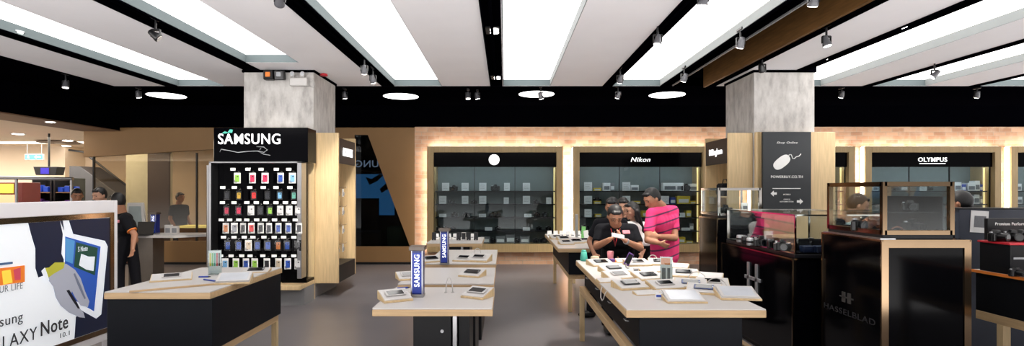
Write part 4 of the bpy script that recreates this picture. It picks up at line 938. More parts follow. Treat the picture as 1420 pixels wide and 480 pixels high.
def put(proto, key, loc, scale, label, rz=0):
    if key not in first:
        first[key] = 1; proto.location = loc; proto.scale = scale if hasattr(scale, '__len__') else (scale,)*3; proto.rotation_euler = (0, 0, rz); proto['label'] = label; return proto
    return copy_tree(proto, None, loc, rz, label, None, scale)
SHZ = [265.5, 284, 302.7, 321.7, 340.5]; SN = ['top', 'second', 'third', 'fourth', 'bottom']
CN = ['round logo cabinet', 'italic lettered cabinet', 'column hidden cabinet', 'underlined capitals cabinet', 'rightmost cabinet']
cnt = {}
def shelf_item(n, s, px, kind, wpx, hpx, dy=0.0):
    Y = YF+.24+dy; zs = (Z_(SHZ[s], YF)+.012) if s < 4 else NZ0+.172
    cnt[(n, s, kind)] = i = cnt.get((n, s, kind), 0)+1
    Ys = Y; x = X_(px, Ys); wm_ = wpx*Ys/F; hm = hpx*Ys/F
    where = '%s from left, %s shelf, %s' % (ORD[i-1], SN[s], CN[n])
    if kind == 'card': put(card0, 'card', (x, Ys, zs), (wm_, .3, hm), 'white price card, '+where)
    elif kind == 'cam': put(cam0, 'cam', (x, Ys+.1, zs), hm/.10, 'black camera, '+where, R.uniform(-.3, .3))
    else: put(BP[kind], kind, (x, Ys+.12, zs), (wm_, .22, hm), '%s product box, %s' % (kind, where))
A_ = shelf_item
for px in (618, 645, 669.5, 703, 730): A_(0, 0, px, 'card', 10 if px != 703 else 8, 11)
A_(0, 0, 629, 'cam', 10, 8); A_(0, 0, 687, 'cam', 10, 9)
for px, w_ in ((614, 10), (645, 9), (669.5, 10), (702, 7), (730, 10), (761, 7)): A_(0, 1, px, 'card', w_, 11 if w_ > 8 else 9)
for px in (626, 657, 744): A_(0, 1, px, 'cam', 10, 6)
for px in (614, 669, 732): A_(0, 2, px, 'card', 10, 4.5)
for px in (630, 646, 684, 690, 745, 757): A_(0, 2, px, 'cam', 10, 7)
for px in (677.5, 730): A_(0, 3, px, 'card', 10, 4.5)
for px in (608, 618, 628, 690, 748, 761): A_(0, 3, px, 'cam', 10, 6)
for px in (673, 694, 708, 728): A_(0, 4, px, 'grey', 13, 9 if px != 708 else 12)
for px in (683, 716, 744, 754): A_(0, 4, px, 'cam', 10, 7)
for px in (815.5, 868.5, ): A_(1, 0, px, 'card', 11, 12)
A_(1, 0, 829, 'yellow', 10, 4); A_(1, 0, 842, 'white', 10, 11); A_(1, 0, 850, 'grey', 6, 11); A_(1, 0, 881, 'white', 11, 8); A_(1, 0, 930, 'white', 20, 11); A_(1, 0, 944, 'white', 10, 11); A_(1, 0, 953, 'cam', 9, 10); A_(1, 0, 963, 'white', 11, 10)
for px in (815.5, 868.5, 922): A_(1, 1, px, 'card', 11, 11)
A_(1, 1, 829, 'yellow', 10, 4); A_(1, 1, 829, 'cam', 9, 9, .12); A_(1, 1, 884, 'yellow', 10, 4); A_(1, 1, 934, 'blue', 8, 9); A_(1, 1, 949, 'yellow', 18, 11); A_(1, 1, 962, 'yellow', 8, 4)
A_(1, 2, 815.5, 'card', 10, 11); A_(1, 2, 830, 'yellow', 9, 4); A_(1, 2, 897, 'yellow', 12, 9); A_(1, 2, 945, 'card', 10, 6); A_(1, 2, 956, 'yellow', 7, 9); A_(1, 2, 938, 'cam', 9, 8)
A_(1, 3, 812, 'cam', 9, 8); A_(1, 3, 925, 'cam', 9, 8); A_(1, 3, 951, 'card', 12, 4); A_(1, 3, 960, 'grey', 6, 10)
A_(1, 4, 812, 'cam', 9, 8); A_(1, 4, 945, 'yellow', 13, 8); A_(1, 4, 957, 'yellow', 10, 3); A_(1, 4, 930, 'grey', 10, 10)
A_(2, 0, 1169, 'card', 9, 8); A_(2, 1, 1167, 'cam', 9, 7); A_(2, 2, 1169, 'white', 9, 7); A_(2, 3, 1168, 'card', 9, 6)
for px, k_, w_, h_ in ((1216, 'white', 8, 8), (1228, 'card', 10, 7), (1243, 'cam', 9, 7), (1256, 'grey', 10, 9), (1280, 'card', 10, 7), (1290, 'cam', 9, 7), (1331, 'white', 10, 12), (1339, 'blue', 6, 9), (1350, 'white', 11, 11), (1358, 'white', 7, 14), (1364, 'blue', 6, 9)):
    A_(3, 0, px, k_, w_, h_)
for px, k_, w_, h_ in ((1240, 'cam', 9, 7), (1262, 'card', 10, 7), (1300, 'cam', 9, 7), (1349, 'white', 9, 11), (1357, 'white', 8, 13), (1364, 'grey', 5, 11)): A_(3, 1, px, k_, w_, h_)
# upper small boxes row inside cabinet 4 (behind glass, back shelf)
for s, px in ((0, 1415), (1, 1416)): A_(4, s, px, 'white', 9, 10)
for k, p in list(BP.items())+[('card', card0), ('cam', cam0)]:
    if k not in first:
        for c in list(p.children): bpy.data.objects.remove(c)
        bpy.data.objects.remove(p)
# ---- goods on the tables
def tabpt(px, py, z=TZ): Y = F*(EYE-z)/(py-VY); return X_(px, Y), Y
def phone_proto(col, nm='smartphone', s=1.0):
    t = thing(nm, '', 'phone', (0, 0, 0), 0, 'phones on the display tables')
    MB().box(-.036*s, .036*s, -.07*s, .07*s, 0, .009, .004).build('phone_body', col, t)
    MB().box(-.031*s, .031*s, -.056*s, .056*s, .009, .0098).build('screen', M['screen'], t)
    MB().cyl((0, -.063*s, .009), (0, -.063*s, .0102), .006, None, 12).build('home_button', M['silver'], t); return t
PH = {'black': phone_proto(M['plastic']), 'white': phone_proto(M['white']), 'blue': phone_proto(mat('phone_blue', (52, 70, 120), .3)), 'purple': phone_proto(M['purple'])}
def wedge_proto(w=.20, d=.16, h=.055):
    t = thing('display_wedge', '', 'display stand', (0, 0, 0), 0, 'oak and white display wedges')
    MB().prism([(-d/2, .012), (d/2, h), (d/2, 0), (-d/2, 0)], -w/2, w/2, 'yz', .001).build('oak_block', M['wood'], t)
    m = MB(); a = math.atan2(h-.012, d); m.box(-w/2+.004, w/2-.004, -d/2+.004, d/2-.004, 0, .004, rot=(a, 0, 0)); o = m.build('white_top', M['white'], t); o.location = (0, 0, (h+.012)/2)
    return t, a, (h+.012)/2
wg0, wa, wz = wedge_proto()
def tablet_proto():
    t = thing('tablet', '', 'tablet', (0, 0, 0), 0, 'white tablets on the display tables')
    MB().box(-.125, .125, -.088, .088, 0, .009, .003).build('tablet_body', M['white'], t)
    MB().box(-.105, .105, -.072, .072, .009, .0098).build('screen', mat('tablet_screen', (196, 200, 206), .15), t)
    MB().cyl((.115, 0, .009), (.115, 0, .010), .006, None, 12).build('home_button', M['silver'], t); return t
tb0 = tablet_proto()
def on_wedge(px, py, kind, label, where, rz=0, z=TZ, sc_=1.0):
    x, y = tabpt(px, py, z)
    put(wg0, 'wedge', (x, y, z), sc_, 'oak wedge under '+where, rz)
    zz = z+(wz+.006)*(sc_ if not hasattr(sc_, '__len__') else sc_[2]); e = (wa, 0, rz)
    if kind == 'tablet': o = put(tb0, 'tablet', (x, y, zz), 1, label)
    else: o = put(PH[kind], 'ph_'+kind, (x, y, zz), 1, label)
    o.rotation_mode = 'XYZ'; o.rotation_euler = Euler((0, 0, rz)).to_matrix().to_4x4().__matmul__(Euler((wa, 0, PI/2 if kind != 'tablet' else 0)).to_matrix().to_4x4()).to_euler() if False else (Matrix.Rotation(rz, 4, 'Z') @ Matrix.Rotation(wa, 4, 'X') @ Matrix.Rotation(0 if kind == 'tablet' else PI/2, 4, 'Z')).to_euler()
    return o
# long crowded table
rowsC = [(833, 368, 'black', 'black phone', 'black phone at the far left corner of the long table', .3),
 (851, 377, 'black', 'black phone', 'dark phone behind the leftmost wedge row of the long table', .35),
 (858, 386, 'white', 'white phone', 'pale phone left of the tall price stand on the long table', .3),
 (874, 399.5, 'black', 'black phone', 'black phone nearest the left edge of the long table', .3),
 (884, 368, 'white', 'white phone', 'white phone in front of the man reading, on the long table', .2),
 (899, 387, 'black', 'black phone', 'black phone at the middle of the long table', .3),
 (922, 400, 'white', 'white phone', 'pale phone just left of the blue phones on the long table', .25),
 (948, 383, 'black', 'black phone', 'black phone right behind the tall price stand on the long table', -.3),
 (958, 398.5, 'blue', 'blue phone', 'dark blue phone below the cable loop on the long table', -.3),
 (976, 406, 'blue', 'blue phone', 'blue phone nearest the right edge of the long table', -.4),
 (916, 367, 'black', 'black phone', 'black phone behind the price stand, in front of the striped shirt', -.2),
 (988, 397, 'white', 'white phone', 'white phone under the nearer cable loop of the long table', -.3)]
for px, py, k_, n_, w_, rz in rowsC: on_wedge(px, py, k_, w_, w_, rz, TZ, (1.22, 1.1, 1.0))
for px, py, rz, sc_, w_ in ((846, 391, .3, (1.1, .5, .5), 'left of the pale phone'), (905, 377, .2, (1.3, .6, .7), 'between the two middle phones'), (937, 372, -.5, (1.2, .6, .8), 'right of the tall price stand, far one'),
        (905, 408, .2, (1.4, .5, .4), 'left of the front middle tablet'), (985, 388, -.5, (1.0, .6, 1.0), 'under the farther cable loop'), (870, 364, .1, (1.2, .6, .7), 'behind the orange and purple tray')):
    x, y = tabpt(px, py); put(wg0, 'wedge', (x, y, TZ), sc_, 'bare oak wedge on the long table, '+w_, rz)
    x, y = tabpt(px, py); 
for px, py, rz, c, w_ in ((882, 378, .4, 'ink', 'left of the middle'), (915, 415, -.2, 'blue', 'before the front middle tablet'), (946, 394, -.5, 'teal', 'right of the tall price stand'), (838, 383, .3, 'plastic', 'at the left edge')):
    x, y = tabpt(px, py); t = thing('price_tag', 'small upright price tag on the long table, '+w_, 'price tag', (x, y, TZ), rz, 'price tags on the long table')
    MB().box(-.03, .03, 0, .003, .0, .045, .001, rot=(-.25, 0, 0)).build('tag_card', M['paper'], t); MB().box(-.024, .024, -.004, -.002, .015, .03, rot=(-.25, 0, 0)).build('print_block', M[c], t); MB().box(-.03, .03, 0, .02, 0, .003).build('foot', M['acrylic'], t)
on_wedge(947, 417, 'tablet', 'white tablet flat on a wedge at the front middle of the long table', 'front middle tablet of the long table', 0, TZ, (1.35, 1.25, .8))
on_wedge(1022, 413, 'tablet', 'white tablet on a wedge at the front right corner of the long table', 'front right tablet of the long table', -.12, TZ, (1.35, 1.3, 1.0))
on_wedge(870, 386, 'white', 'white phone on its back in the second row of the long table', 'second row white phone of the long table', .3) if False else None
def loop_cable(px, py, label, w=.09, h=.05, z=TZ, rz=.6):
    x, y = tabpt(px, py, z); m = MB()
    m.tube([(w*math.cos(a*PI/8), 0, .004+h*math.sin(a*PI/8)) for a in range(9)], .004, 8)
    for q in (-1, 1): m.cyl((q*w, 0, 0), (q*w, 0, .006), .012, None, 12)
    tag(m.build('security_cable', M['white'], None, (x, y, z), (0, 0, rz)), label, 'cable', 'white cable loops')
loop_cable(967, 392, 'white cable loop in the middle of the right edge of the long table', .085, .085, TZ, -.8)
loop_cable(994, 402, 'white cable loop nearer the front right of the long table', .085, .085, TZ, -.8)
loop_cable(905, 362, 'small white cable loop at the far edge of the long table', .05, .06, TZ, 0)
x, y = .768, 4.12; m = MB()
m.tube([(0, .12, .0), (-.012, .10, -.03), (-.02, .06, -.075), (-.02, 0, -.085), (-.018, -.05, -.06), (-.012, -.07, -.02), (0, -.07, .0)], .004, 8)
tag(m.build('hanging_cable', M['white'], None, (x-.006, y, TZ)), 'white cable hanging over the left edge of the long table', 'cable')
def sign_holder(px, py, wpx, hpx, label, rz=0, z=TZ, art_='stripes'):
    x, y = tabpt(px, py, z); w = wpx*y/F/2; h = hpx*y/F
    t = thing('sign_holder', label, 'sign holder', (x, y, z), rz, 'acrylic sign holders')
    MB().box(-w, w, -.02, .05, 0, .004, .001).build('acrylic_foot', M['acrylic'], t)
    MB().box(-w, w, .004, .007, .004, h).box(-w, w, -.004, -.001, .004, h).build('acrylic_sheet', M['acrylic'], t)
    s = MB().box(-w*.92, w*.92, 0, .003, .01, h*.98).build('paper_insert', M['paper'], t)
    if art_ == 'orange':
        MB().box(-w*.85, w*.6, -.0008, -.0002, h*.68, h*.94).build('orange_print', M['orange'], s); MB().box(-w*.7, -w*.1, -.0008, -.0002, h*.1, h*.55).build('grey_print', M['ink'], s); MB().box(w*.15, w*.6, -.0008, -.0002, h*.1, h*.55).build('grey_print', M['ink'], s)
    else:
        for i, c in enumerate(('yellow', 'green', 'teal', 'red', 'plastic')): MB().box(-w*.8+i*w*.33, -w*.55+i*w*.33, -.0008, -.0002, h*.35, h*.88).build('coloured_bar', M[c], s)
sign_holder(924, 391, 17, 35, 'clear price stand with an orange printed card, right of middle on the long table', -.3, TZ, 'orange')
sign_holder(298, 381, 17, 34, 'clear sign stand with coloured bars on the dark bodied left table', .25)
def bucket(name, label, px, py, prof, m_, z=TZ, cat='container'):
    x, y = tabpt(px, py, z); t = thing(name, label, cat, (x, y, z))
    MB().lathe(prof, seg=24).build('shell', m_, t); r, h = prof[-1]
    MB().lathe([(r*.97, h), (r*1.02, h+.004), (r*.8, h+.012)], seg=24).build('lid', m_, t)
bucket('tissue_pot', 'teal pot at the far left corner of the long table', 809.7, 362, [(.030, 0), (.040, .005), (.040, .03), (.028, .105)], M['teal'])
bucket('round_dock', 'small beige round dock right of the teal pot', 825, 361.5, [(.045, 0), (.048, .01), (.046, .035)], mat('beige_plastic', (200, 184, 156), .5))
bucket('tumbler', 'small pink transparent cup standing before the man reading his phone', 846.5, 360.5, [(.026, 0), (.03, .005), (.036, .085)], M['pinkc'])
x, y = tabpt(846, 363.5); t = thing('cable_strip', 'orange and purple tray across the far end of the long table', 'tray', (x, y, TZ))
MB().box(-.17, .17, -.03, .03, 0, .022, .005, rot=(0, 0, -.06)).build('orange_tray', M['orange'], t)
for q in (-.15, .02, .15): MB().box(q-.03, q+.03, -.034, .034, .004, .034, .005, rot=(0, 0, -.06)).build('purple_block', M['purple'], t)
x, y = tabpt(868, 372); t = thing('tilted_phone', 'purple phone standing tilted on a stem, far end of the long table', 'phone', (x, y, TZ))
MB().cyl((0, 0, 0), (0, 0, .008), .035, None, 18).cyl((0, 0, .008), (.0, .0, .05), .006).build('stand', M['silver'], t)
MB().box(-.028, .028, -.005, .005, .03, .16, .004, rot=(-.2, .5, 0), piv=(0, 0, .03)).build('phone_body', M['purple'], t)
MB().box(-.023, .023, -.0065, -.005, .045, .145, rot=(-.2, .5, 0), piv=(0, 0, .03)).build('screen', M['screen'], t)
# dark bodied left table
for px, py, rz, lab in ((325, 392, .35, 'large oak wedge behind the coloured sign stand'),):
    on_wedge(px, py, 'tablet', 'white tablet on the large wedge of the dark bodied left table', 'tablet of the dark bodied left table', .3, TZ, (1.3, 1.2, 1.1))
on_wedge(355, 377, 'black', 'dark phone at the far right corner of the dark bodied left table', 'dark phone at the far right of the left table', .2, TZ, (1.2, 1, .5))
on_wedge(238, 388, 'white', 'white phone on the wide wedge at the left of the dark bodied left table', 'white phone at the left of the left table', .5, TZ, (1.5, 1.2, .8))
def pen(px, py, rz, col, label, L=.14, z=TZ):
    x, y = tabpt(px, py, z); t = thing('stylus_pen', label, 'pen', (x, y, z+.007), rz, 'pens on the left table')
    MB().cyl((-L/2, 0, 0), (L/2-.02, 0, 0), .0065, None, 12).build('barrel', M[col], t); MB().cyl((L/2-.02, 0, 0), (L/2, 0, 0), .0065, .002, 12).build('tip', M['plastic'], t)
pen(284, 385, .1, 'blue', 'blue pen left of the coloured sign stand', .1)
pen(292, 390, -.5, 'blue', 'blue pen in front of the coloured sign stand', .18)
pen(350, 374, -.25, 'teal', 'teal pen at the back of the dark bodied left table', .15) if False else None
x, y = tabpt(245, 400); t = thing('rail_strip', 'long oak strip lying across the left half of the dark bodied left table', 'strip', (x, y, TZ), .62)
MB().box(-.30, .34, -.012, .012, 0, .014, .002).build('oak_rail', M['woodx'], t); MB().box(-.30, .34, -.004, .004, .014, .017).build('groove_insert', M['white'], t)
# pedestal tables
def P_(px, py, k_, lab, whr, rz, s=1.0): on_wedge(px, py, k_, lab, whr, rz, TZ, s)
P_(548, 416, 'white', 'white phone on the wedge left of the nearer blue pillar', 'phone left of the nearer blue pillar', .5, (1.0, 1.1, 1.1))
P_(662, 412, 'white', 'silver white phone on the wedge at the right end of the nearest pedestal table', 'right end phone of the nearest pedestal table', -.5, (.9, 1, 1.1))
P_(655, 383, 'black', 'black phone on the wedge of the second pedestal table', 'phone of the second pedestal table', -.4, (1, 1, 1))
P_(567, 387, 'white', 'white phone behind the nearer blue pillar, left end of the second pedestal table', 'left phone of the second pedestal table', .4, (1, 1, 1))
P_(598, 363, 'black', 'dark phone left of the farther blue pillar', 'phone left of the farther blue pillar', .5, (1, 1, 1))
P_(664, 362.5, 'white', 'white phone under a cable loop at the right of the third pedestal table', 'right phone of the third pedestal table', -.3, (1.2, 1.2, 1.3))
P_(643, 362, 'white', 'white phone in the middle of the third pedestal table', 'middle phone of the third pedestal table', -.3, (1, 1, 1))
loop_cable(623, 406, 'upright white cable loop at the middle of the nearest pedestal table', .025, .11, TZ, 0)
loop_cable(662, 357, 'white cable loop at the right of the third pedestal table', .045, .10, TZ, 0)
pen(560, 400.5, .4, 'blue', 'dark blue pen left of the nearer pillar base', .1)
def tent(px, py, label, wpx=7, hpx=8, z=TZ, grp='small white cards on the rear tables', m_='paper'):
    x, y = tabpt(px, py, z); w = wpx*y/F/2; h = hpx*y/F
    t = thing('price_card', label, 'price card', (x, y, z), 0, grp)
    MB().prism([(-.02, 0), (0, h), (.02, 0), (.016, 0), (0, h-.006), (-.016, 0)], -w, w, 'yz').build('folded_card', M[m_], t)
    MB().box(-w*.7, w*.6, -.019, -.0185, h*.2, h*.35, rot=(0, 0, 0)).build('printed_line', M['ink'], t)
for i, (px, c) in enumerate(((602, 'black'), (613, 'black'), (636, 'black'), (643, 'white'), (650, 'black'), (660, 'black'))):
    x, y = tabpt(px, 333.5); o = put(PH[c], 'ph_'+c, (x, y, TZ+.0), .9, '%s phone standing upright, %s from left in the row on the farthest pedestal table' % (c, ORD[i]))
    o.rotation_euler = (1.25, 0, 0); o.location.z = TZ+.062
for i, px in enumerate((606, 623, 631, 655)): tent(px, 331, 'white folded card, %s from left on the farthest pedestal table' % ORD[i], 5, 7)
for i, px in enumerate((762, 770.5, 779, 787, 794, 802)): tent(px, 328.5-.0, 'white card, %s from left on the table beside the reading man' % ORD[i], 6, 8.5)
for px, py, c, w_ in ((782, 333, 'black', 'dark phone at the left of the table beside the reading man'), (799, 337, 'black', 'black phone in the middle of the table beside the reading man'),
                      (810, 336, 'white', 'white phone at the right of the table beside the reading man'), (772, 331.5, 'white', 'white phone at the far left of the table beside the reading man'), (785, 339, 'white', 'white phone nearest the edge of the table beside the reading man')):
    on_wedge(px, py, c, w_, w_, .2)
x, y = tabpt(809, 332); t = thing('brochure_stand', 'green and white brochure stand on the table beside the reading man', 'brochure', (x, y, TZ), .3)
MB().box(-.035, .035, -.01, .0, 0, .2, .002, rot=(-.15, .1, 0)).build('green_leaf', M['green'], t); MB().box(.0, .08, -.02, -.012, 0, .14, .002, rot=(-.1, -.1, 0)).build('white_leaf', M['paper'], t)
x, y = tabpt(799.5, 330); t = thing('slim_post', 'slim white upright display post on the table beside the reading man', 'post', (x, y, TZ))
MB().box(-.02, .02, -.02, .02, 0, .38, .003).build('post_body', M['silver'], t); MB().box(-.04, .04, -.04, .04, 0, .01, .002).build('foot', M['white'], t)
# ---- showcase contents
def sc_cam(px, Y, z, s, label, body='plastic'):
    copy_tree(cam0, None, (X_(px, Y), Y, z), R.uniform(-.5, .2), label, None, s)['group'] = 'cameras in the showcases'
for px, Y, w_ in ((1056, 5.5, 'middle of the letter H showcase, left one'), (1075, 5.3, 'middle of the letter H showcase, right one'), (1086, 5.1, 'near corner of the letter H showcase'), (1112, 5.15, 'front right part of the letter H showcase'), (1125, 5.25, 'right end of the letter H showcase'), (1046, 5.9, 'far half of the letter H showcase')):
    sc_cam(px, Y, 1.036, 1.1, 'black camera at the '+w_)
for px, Y, w_ in ((1101, 5.2, 'left'), (1119, 5.2, 'right')):
    t = thing('camera_case', 'open dark camera box at the front of the letter H showcase, %s one' % w_, 'box', (X_(px, Y), Y-.22, 1.036), 0, 'camera boxes in the showcase')
    MB().box(-.05, .05, -.04, .04, 0, .06, .004).build('box_body', mat('navy_box', (24, 34, 60), .4), t); MB().box(-.05, .05, .04, .05, .02, .12, .003).build('box_lid', M['satin'], t)
for px, py, Y, w_ in ((1066, 324, 5.45, 'letter H showcase'), (1033, 293, 7.1, 'farthest back showcase')):
    z = 1.036 if Y < 6 else 1.286
    t = thing('price_card', 'tall white price card inside the %s' % w_, 'price card', (X_(px, Y), Y, z), 0, 'showcase price cards')
    MB().box(-.045, .045, 0, .004, 0, .16, .001, rot=(-.1, 0, 0)).build('card', M['paper'], t); MB().box(-.03, .03, -.012, -.008, .06, .12).build('printed_lines', M['ink'], t)
    MB().box(-.045, .045, 0, .05, 0, .004).build('foot', M['acrylic'], t)
for k, (px, Y) in enumerate(((1026, 5.95), (1033, 5.75), (1040, 5.6))):
    t = thing('lens_box', 'small camera accessory at the far end of the letter H showcase, %s from left' % ORD[k], 'accessory', (X_(px, Y), Y, 1.036), .3, 'accessories in the showcase')
    MB().lathe([(.03, 0), (.034, .01), (.034, .07), (.028, .08)], seg=20).build('barrel', M['silver'] if k != 1 else M['plastic'], t); MB().lathe([(.0345, .03), (.0345, .05)], seg=20).build('grip_ring', M['satin'], t)
sc_cam(1198, 4.2, 1.286, 1.2, 'black camera behind the left glass of the tall bronze edged showcase')
sc_cam(1265, 4.15, 1.286, 1.0, 'black camera on the deck of the tall bronze edged showcase')
sc_cam(1262, 4.2, 1.448, .8, 'black camera on the glass shelf of the bronze edged showcase, left one')
sc_cam(1292, 4.2, 1.448, .8, 'black camera on the glass shelf of the bronze edged showcase, right one')
sc_cam(1006, 7.15, 1.286, 1.3, 'black camera in the farthest back showcase')
x, y = X_(1247, 4.0), 4.02; t = thing('strap_coil', 'coiled brown leather strap on the deck of the bronze edged showcase', 'strap', (x, y, 1.287))
MB().tube([(.05*math.cos(a*PI/10), 0.0, .0+.045*math.sin(a*PI/10)+.002) for a in range(11)], .006, 8).build('strap_band', mat('leather', (130, 80, 60), .6), t); MB().box(-.06, .06, -.015, .02, 0, .008, .002).build('buckle_plate', M['silver'], t)
for px, w_ in ((1380, 'left, beside the paper sheet'), (1404, 'middle'), (1417, 'right, cut by the picture edge')):
    Y = 4.3; o = copy_tree(cam0, None, (X_(px, Y), Y, 1.2015), R.uniform(-.4, .4), 'camera on the red edged riser, '+w_, None, .9); o['group'] = 'cameras on the riser'
o = copy_tree(cam0, None, (X_(1408, 4.08), 4.08, .956), .1, 'small camera on the orange edged table top, below the red edged riser', None, .7); o['group'] = 'cameras on the riser'
# bags in the left-facing unit of the second column
for z, w_ in ((1.521, 'upper'), (1.121, 'lower')):
    t = thing('camera_bag', 'black camera bag, %s one in the unit left of the mouse signboard' % w_, 'bag', (3.46, 8.5, z), 0, 'camera bags')
    MB().box(-.09, .09, -.14, .14, 0, .2, .03).build('bag_body', M['polo'], t); MB().box(-.11, -.09, -.1, .1, .03, .13, .008).build('front_pocket', M['satin'], t)
    MB().tube([(0, -.1, .19), (0, -.06, .26), (0, .06, .26), (0, .1, .19)], .008, 8).build('handle', M['satin'], t)
# accessories on the hooks of the first column unit
for z in (.75, 1.05, 1.35, 1.65):
    for i, yy in enumerate((.25, .5, .75)):
        o = thing('accessory_pack', 'white accessory pack, %s hook at %s height, oak unit right of first column' % (['near', 'middle', 'far'][i], {.75: 'knee', 1.05: 'waist', 1.35: 'chest', 1.65: 'head'}[z]), 'accessory', (-2.842+.2, 8.08+yy, z-.145), 0, 'accessory packs')
        MB().box(-.003, .003, -.035, .035, .0, .13, .001).build('backing_card', M['paper'], o); MB().box(.003, .02, -.025, .025, .02, .08, .006).build('blister', M['silver'], o)
# ---- room behind the slanted window
t = thing('hanging_sign', 'white lettered sign seen mirrored through the slanted dark window', 'sign', (-3.0, 13.2, 2.06))
MB().box(-.72, .64, 0, .04, .0, .42, .005).build('sign_board', M['gloss'], t); text('mirrored_letters', 'SAMSUNG', -.64, .56, .12, .29, -.001, emit('dim_sign', (220, 225, 235), 1.0), t, .01, 0, .02, True)
MB().cyl((-.4, .02, .42), (-.4, .02, .93), .01).cyl((.4, .02, .42), (.4, .02, .93), .01).build('hanging_rod', M['satin'], t)
t = thing('wall_screen', 'pale blue glowing screen seen through the slanted dark window', 'screen', (X_(516, 13.3), 13.45, 1.0))
MB().box(-.65, .55, 0, .06, .34, 1.05, .005).build('screen_frame', M['plastic'], t); MB().box(-.62, .52, -.004, 0, .42, 1.02).build('screen_picture', M['scr_blue'], t)
MB().box(.14, .52, -.004, 0, -.0, .42).build('screen_picture', M['scr_blue'], t)
m = MB()
m.prism([(-.1, .75), (.1, .85), (.25, 1.0), (.15, 1.02), (-.05, .9), (-.2, .95)], -.008, -.004); m.prism([(.2, .55), (.45, .7), (.5, .9), (.38, .85), (.15, .65)], -.008, -.004); m.build('dark_figures', mat('dark_figure', (30, 44, 70), .5), t)
MB().box(-.1, .1, .0, .1, -1.0, .34, .004).build('pedestal', M['satin'], t)
t = thing('tub_chair', 'pale green tub seat behind the slanted dark window', 'seat', (X_(553, 12.6), 12.6, 0))  # solid tub added in place of a reflection in the glass
MB().lathe([(.2, .05), (.24, .1), (.26, .45), (.27, .75), (.22, .78), (.2, .5)], seg=28).build('shell', mat('sage', (150, 180, 120), .7), t); MB().lathe([(.2, .38), (.21, .44), (.18, .5)], seg=28).build('seat_cushion', mat('sage', (150, 180, 120), .7), t)
t = thing('storage_box', 'brown box left of the green tub seat behind the slanted window', 'box', (X_(508, 12.7), 12.7, 0))
MB().box(-.3, .3, -.2, .2, 0, .62, .01).build('box_body', M['brown'], t); MB().box(-.31, .31, -.21, .21, .62, .66, .006).build('box_lid', M['soffit'], t)
# ---- mall things
t = thing('exit_sign', 'small green running man exit sign on the cream mall wall', 'exit sign', (X_(47, 15), 15, Z_(222, 15)))
MB().box(-.26, .26, 0, .05, 0, .17, .005).build('sign_case', M['white'], t)
MB().box(-.24, .24, -.004, 0, .015, .155).build('sign_face', emit('exit_green', (70, 170, 140), .35), t)
wm2 = emit('exit_white', (240, 255, 250), .6)
m = MB(); m.cap((-.15, -.008, .125), (-.15, -.008, .126), .014); m.tube([(-.15, -.007, .11), (-.16, -.007, .075), (-.185, -.007, .045)], .008, 6); m.tube([(-.16, -.007, .075), (-.13, -.007, .055), (-.13, -.007, .03)], .008, 6); m.tube([(-.18, -.007, .10), (-.15, -.007, .105), (-.12, -.007, .085)], .006, 6); m.build('running_figure', wm2, t)
m = MB(); m.prism([(.02, .085), (.07, .04), (.07, .07), (.19, .07), (.19, .1), (.07, .1), (.07, .13)], -.008, -.004); m.build('arrow', wm2, t)
MB().cyl((-.2, .02, .17), (-.2, .02, 2.98-Z_(222, 15)), .008).cyl((.2, .02, .17), (.2, .02, 2.98-Z_(222, 15)), .008).build('hanging_rod', M['steel'], t)
t = thing('hanging_monitor', 'dark double sided monitor hanging from the mall ceiling on a black rod', 'monitor', (X_(68, 13), 13, Z_(243, 13)))
MB().prism([(-.22, .0), (.26, 0), (.30, .2), (-.28, .2)], -.12, .12, 'xz', .006).build('monitor_case', M['plastic'], t); MB().box(-.1, .1, -.124, -.12, .03, .17).build('screen', emit('violet_screen', (40, 30, 150), .6), t)
MB().cyl((0, 0, .2), (0, 0, 2.98-Z_(243, 13)), .022).build('rod', M['plastic'], t)
t = thing('ceiling_disc', 'dark round disc on the cream mall ceiling', 'ceiling disc', (X_(83, 15.0), 15.0, 2.93))
MB().lathe([(.5, 0), (.52, .02), (.4, .049)], seg=36).build('disc_plate', mat('taupe', (130, 112, 98), .7), t); MB().lathe([(.12, -.01), (.12, 0)], seg=20).build('centre_cap', M['steel'], t)
def rack_unit(px0, px1, Y, py, label, items):
    x0, x1 = X_(px0, Y), X_(px1, Y); z = Z_(py, Y); t = thing('shelf_rack', label, 'shelf', ((x0+x1)/2, Y, 0), 0, 'mall shop racks'); w = (x1-x0)/2
    MB().box(-w, w, .3, .34, 0, z, .003).box(-w, -w+.04, -.1, .3, 0, z, .003).box(w-.04, w, -.1, .3, 0, z, .003).build('frame', M['plastic'], t)
    for q in (.3, .75, 1.2, 1.55): MB().box(-w+.04, w-.04, -.08, .3, q, q+.025).build('shelf', M['darkwood'], t)
    for i in range(items):
        q = (.775, 1.225, 1.575)[i % 3]; xx = -w+.12+(i//3)*.17
        c = ('red', 'blue', 'paper', 'purple', 'teal')[(i*3+i//3) % 5]; s = R.uniform(.10, .19)
        o = thing('shop_box', '%s box, %s from left, %s shelf, %s' % ({'paper': 'white'}.get(c, c), ORD[i//3], ('lower', 'middle', 'upper')[i % 3], label), 'box', (t.location.x+xx, Y+.02, q), 0, 'goods on the mall racks')
        MB().box(-.06, .06, -.06, .06, 0, s, .004).build('carton', M[c], o)
rack_unit(49, 76, 13.6, 246, 'dark open rack below the hanging monitor', 9)
rack_unit(78.5, 104, 13.6, 247, 'dark open rack right of the hanging monitor', 9)
t = thing('clothes_rail', 'long pale shopfront rail frame above the tablet advert', 'rail', (X_(50, 11), 11, 0))
zr = Z_(244, 11)
MB().tube([(-3.5, 0, zr), (.75, 0, zr-.06)], .035, 8).build('top_rail', M['steel'], t)
for xx in (-.4, .72): MB().cyl((xx, 0, 0), (xx, 0, zr-.05), .025).build('upright', M['steel'], t)
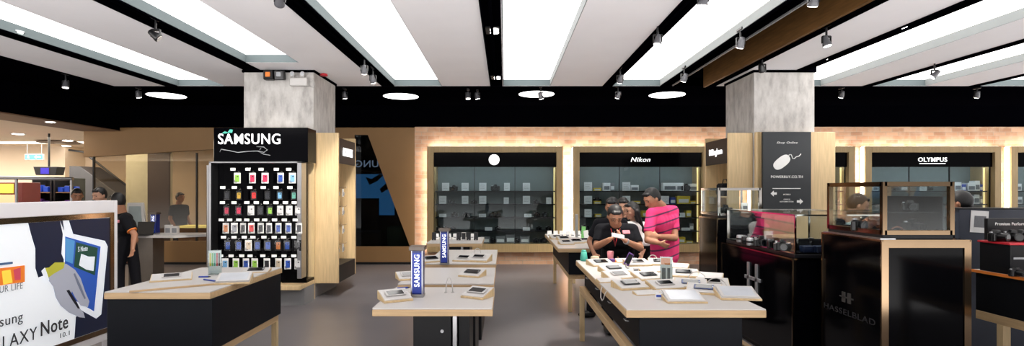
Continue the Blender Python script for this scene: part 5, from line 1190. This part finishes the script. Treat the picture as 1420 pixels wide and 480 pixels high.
t = thing('shop_counter', 'dark red and yellow lit shop display at the left picture edge', 'shop display', (X_(10, 12.5), 12.5, 0))
MB().box(-.8, .35, 0, .5, 0, Z_(253, 12.5), .01).build('cabinet', mat('deep_red', (90, 30, 26), .5), t)
MB().box(-.6, .15, -.02, 0, Z_(268, 12.5), Z_(255, 12.5)).build('yellow_panel', emit('yellow_glow', (226, 196, 70), .8), t); MB().box(-.6, .2, -.02, 0, 1.2, Z_(270, 12.5)).build('lower_panel', emit('warm_glow', (240, 170, 130), .7), t)
t = thing('escalator', 'dark slanted escalator side seen through the large glass window', 'escalator', (X_(150, 15.2), 15.2, 0))
MB().prism([(-1.1, 2.3), (-.8, 2.3), (1.1, 0.9), (1.1, .0), (-1.1, 0.0)], 0, .8, 'xz', .01).build('side_truss', mat('dark_grey', (60, 60, 64), .4), t); MB().tube([(-1.1, .0, 2.75), (-.7, 0, 2.7), (1.1, 0, 1.3)], .03, 8).build('handrail', M['plastic'], t)
t = thing('mall_pillar', 'pale square pillar beyond the large glass window', 'pillar', (X_(196, 14.6), 14.6, 0)); MB().box(-.42, .42, 0, .7, 0, 2.975, .01).build('shaft', mat('pale_green_wall', (190, 190, 170), .7), t); MB().box(-.45, .45, -.03, .73, 0, .12, .01).build('plinth', M['grey'], t)
t = thing('banner_panel', 'tall dark brown panel beyond the large glass window', 'panel', (X_(219, 14.4), 14.4, 0)); MB().box(-.28, .3, 0, .06, 0, 2.6, .005).build('panel_sheet', mat('dark_brown', (60, 42, 34), .5), t); MB().box(-.3, .32, -.005, .065, 2.6, 2.65, .003).build('top_rail', M['plastic'], t)
t = thing('lit_counter', 'low yellow glowing counter beyond the large glass window', 'counter', (X_(276, 12.9), 12.9, 0)); MB().box(-.5, .55, 0, .4, 0, .72, .01).build('counter_body', M['brown'], t); MB().box(-.5, .55, -.01, .41, .72, .77, .004).build('glowing_top', emit('yellow_counter', (235, 225, 120), 1.0), t)

for k, p in PH.items():
    if 'ph_'+k not in first:
        for c in list(p.children): bpy.data.objects.remove(c)
        bpy.data.objects.remove(p)
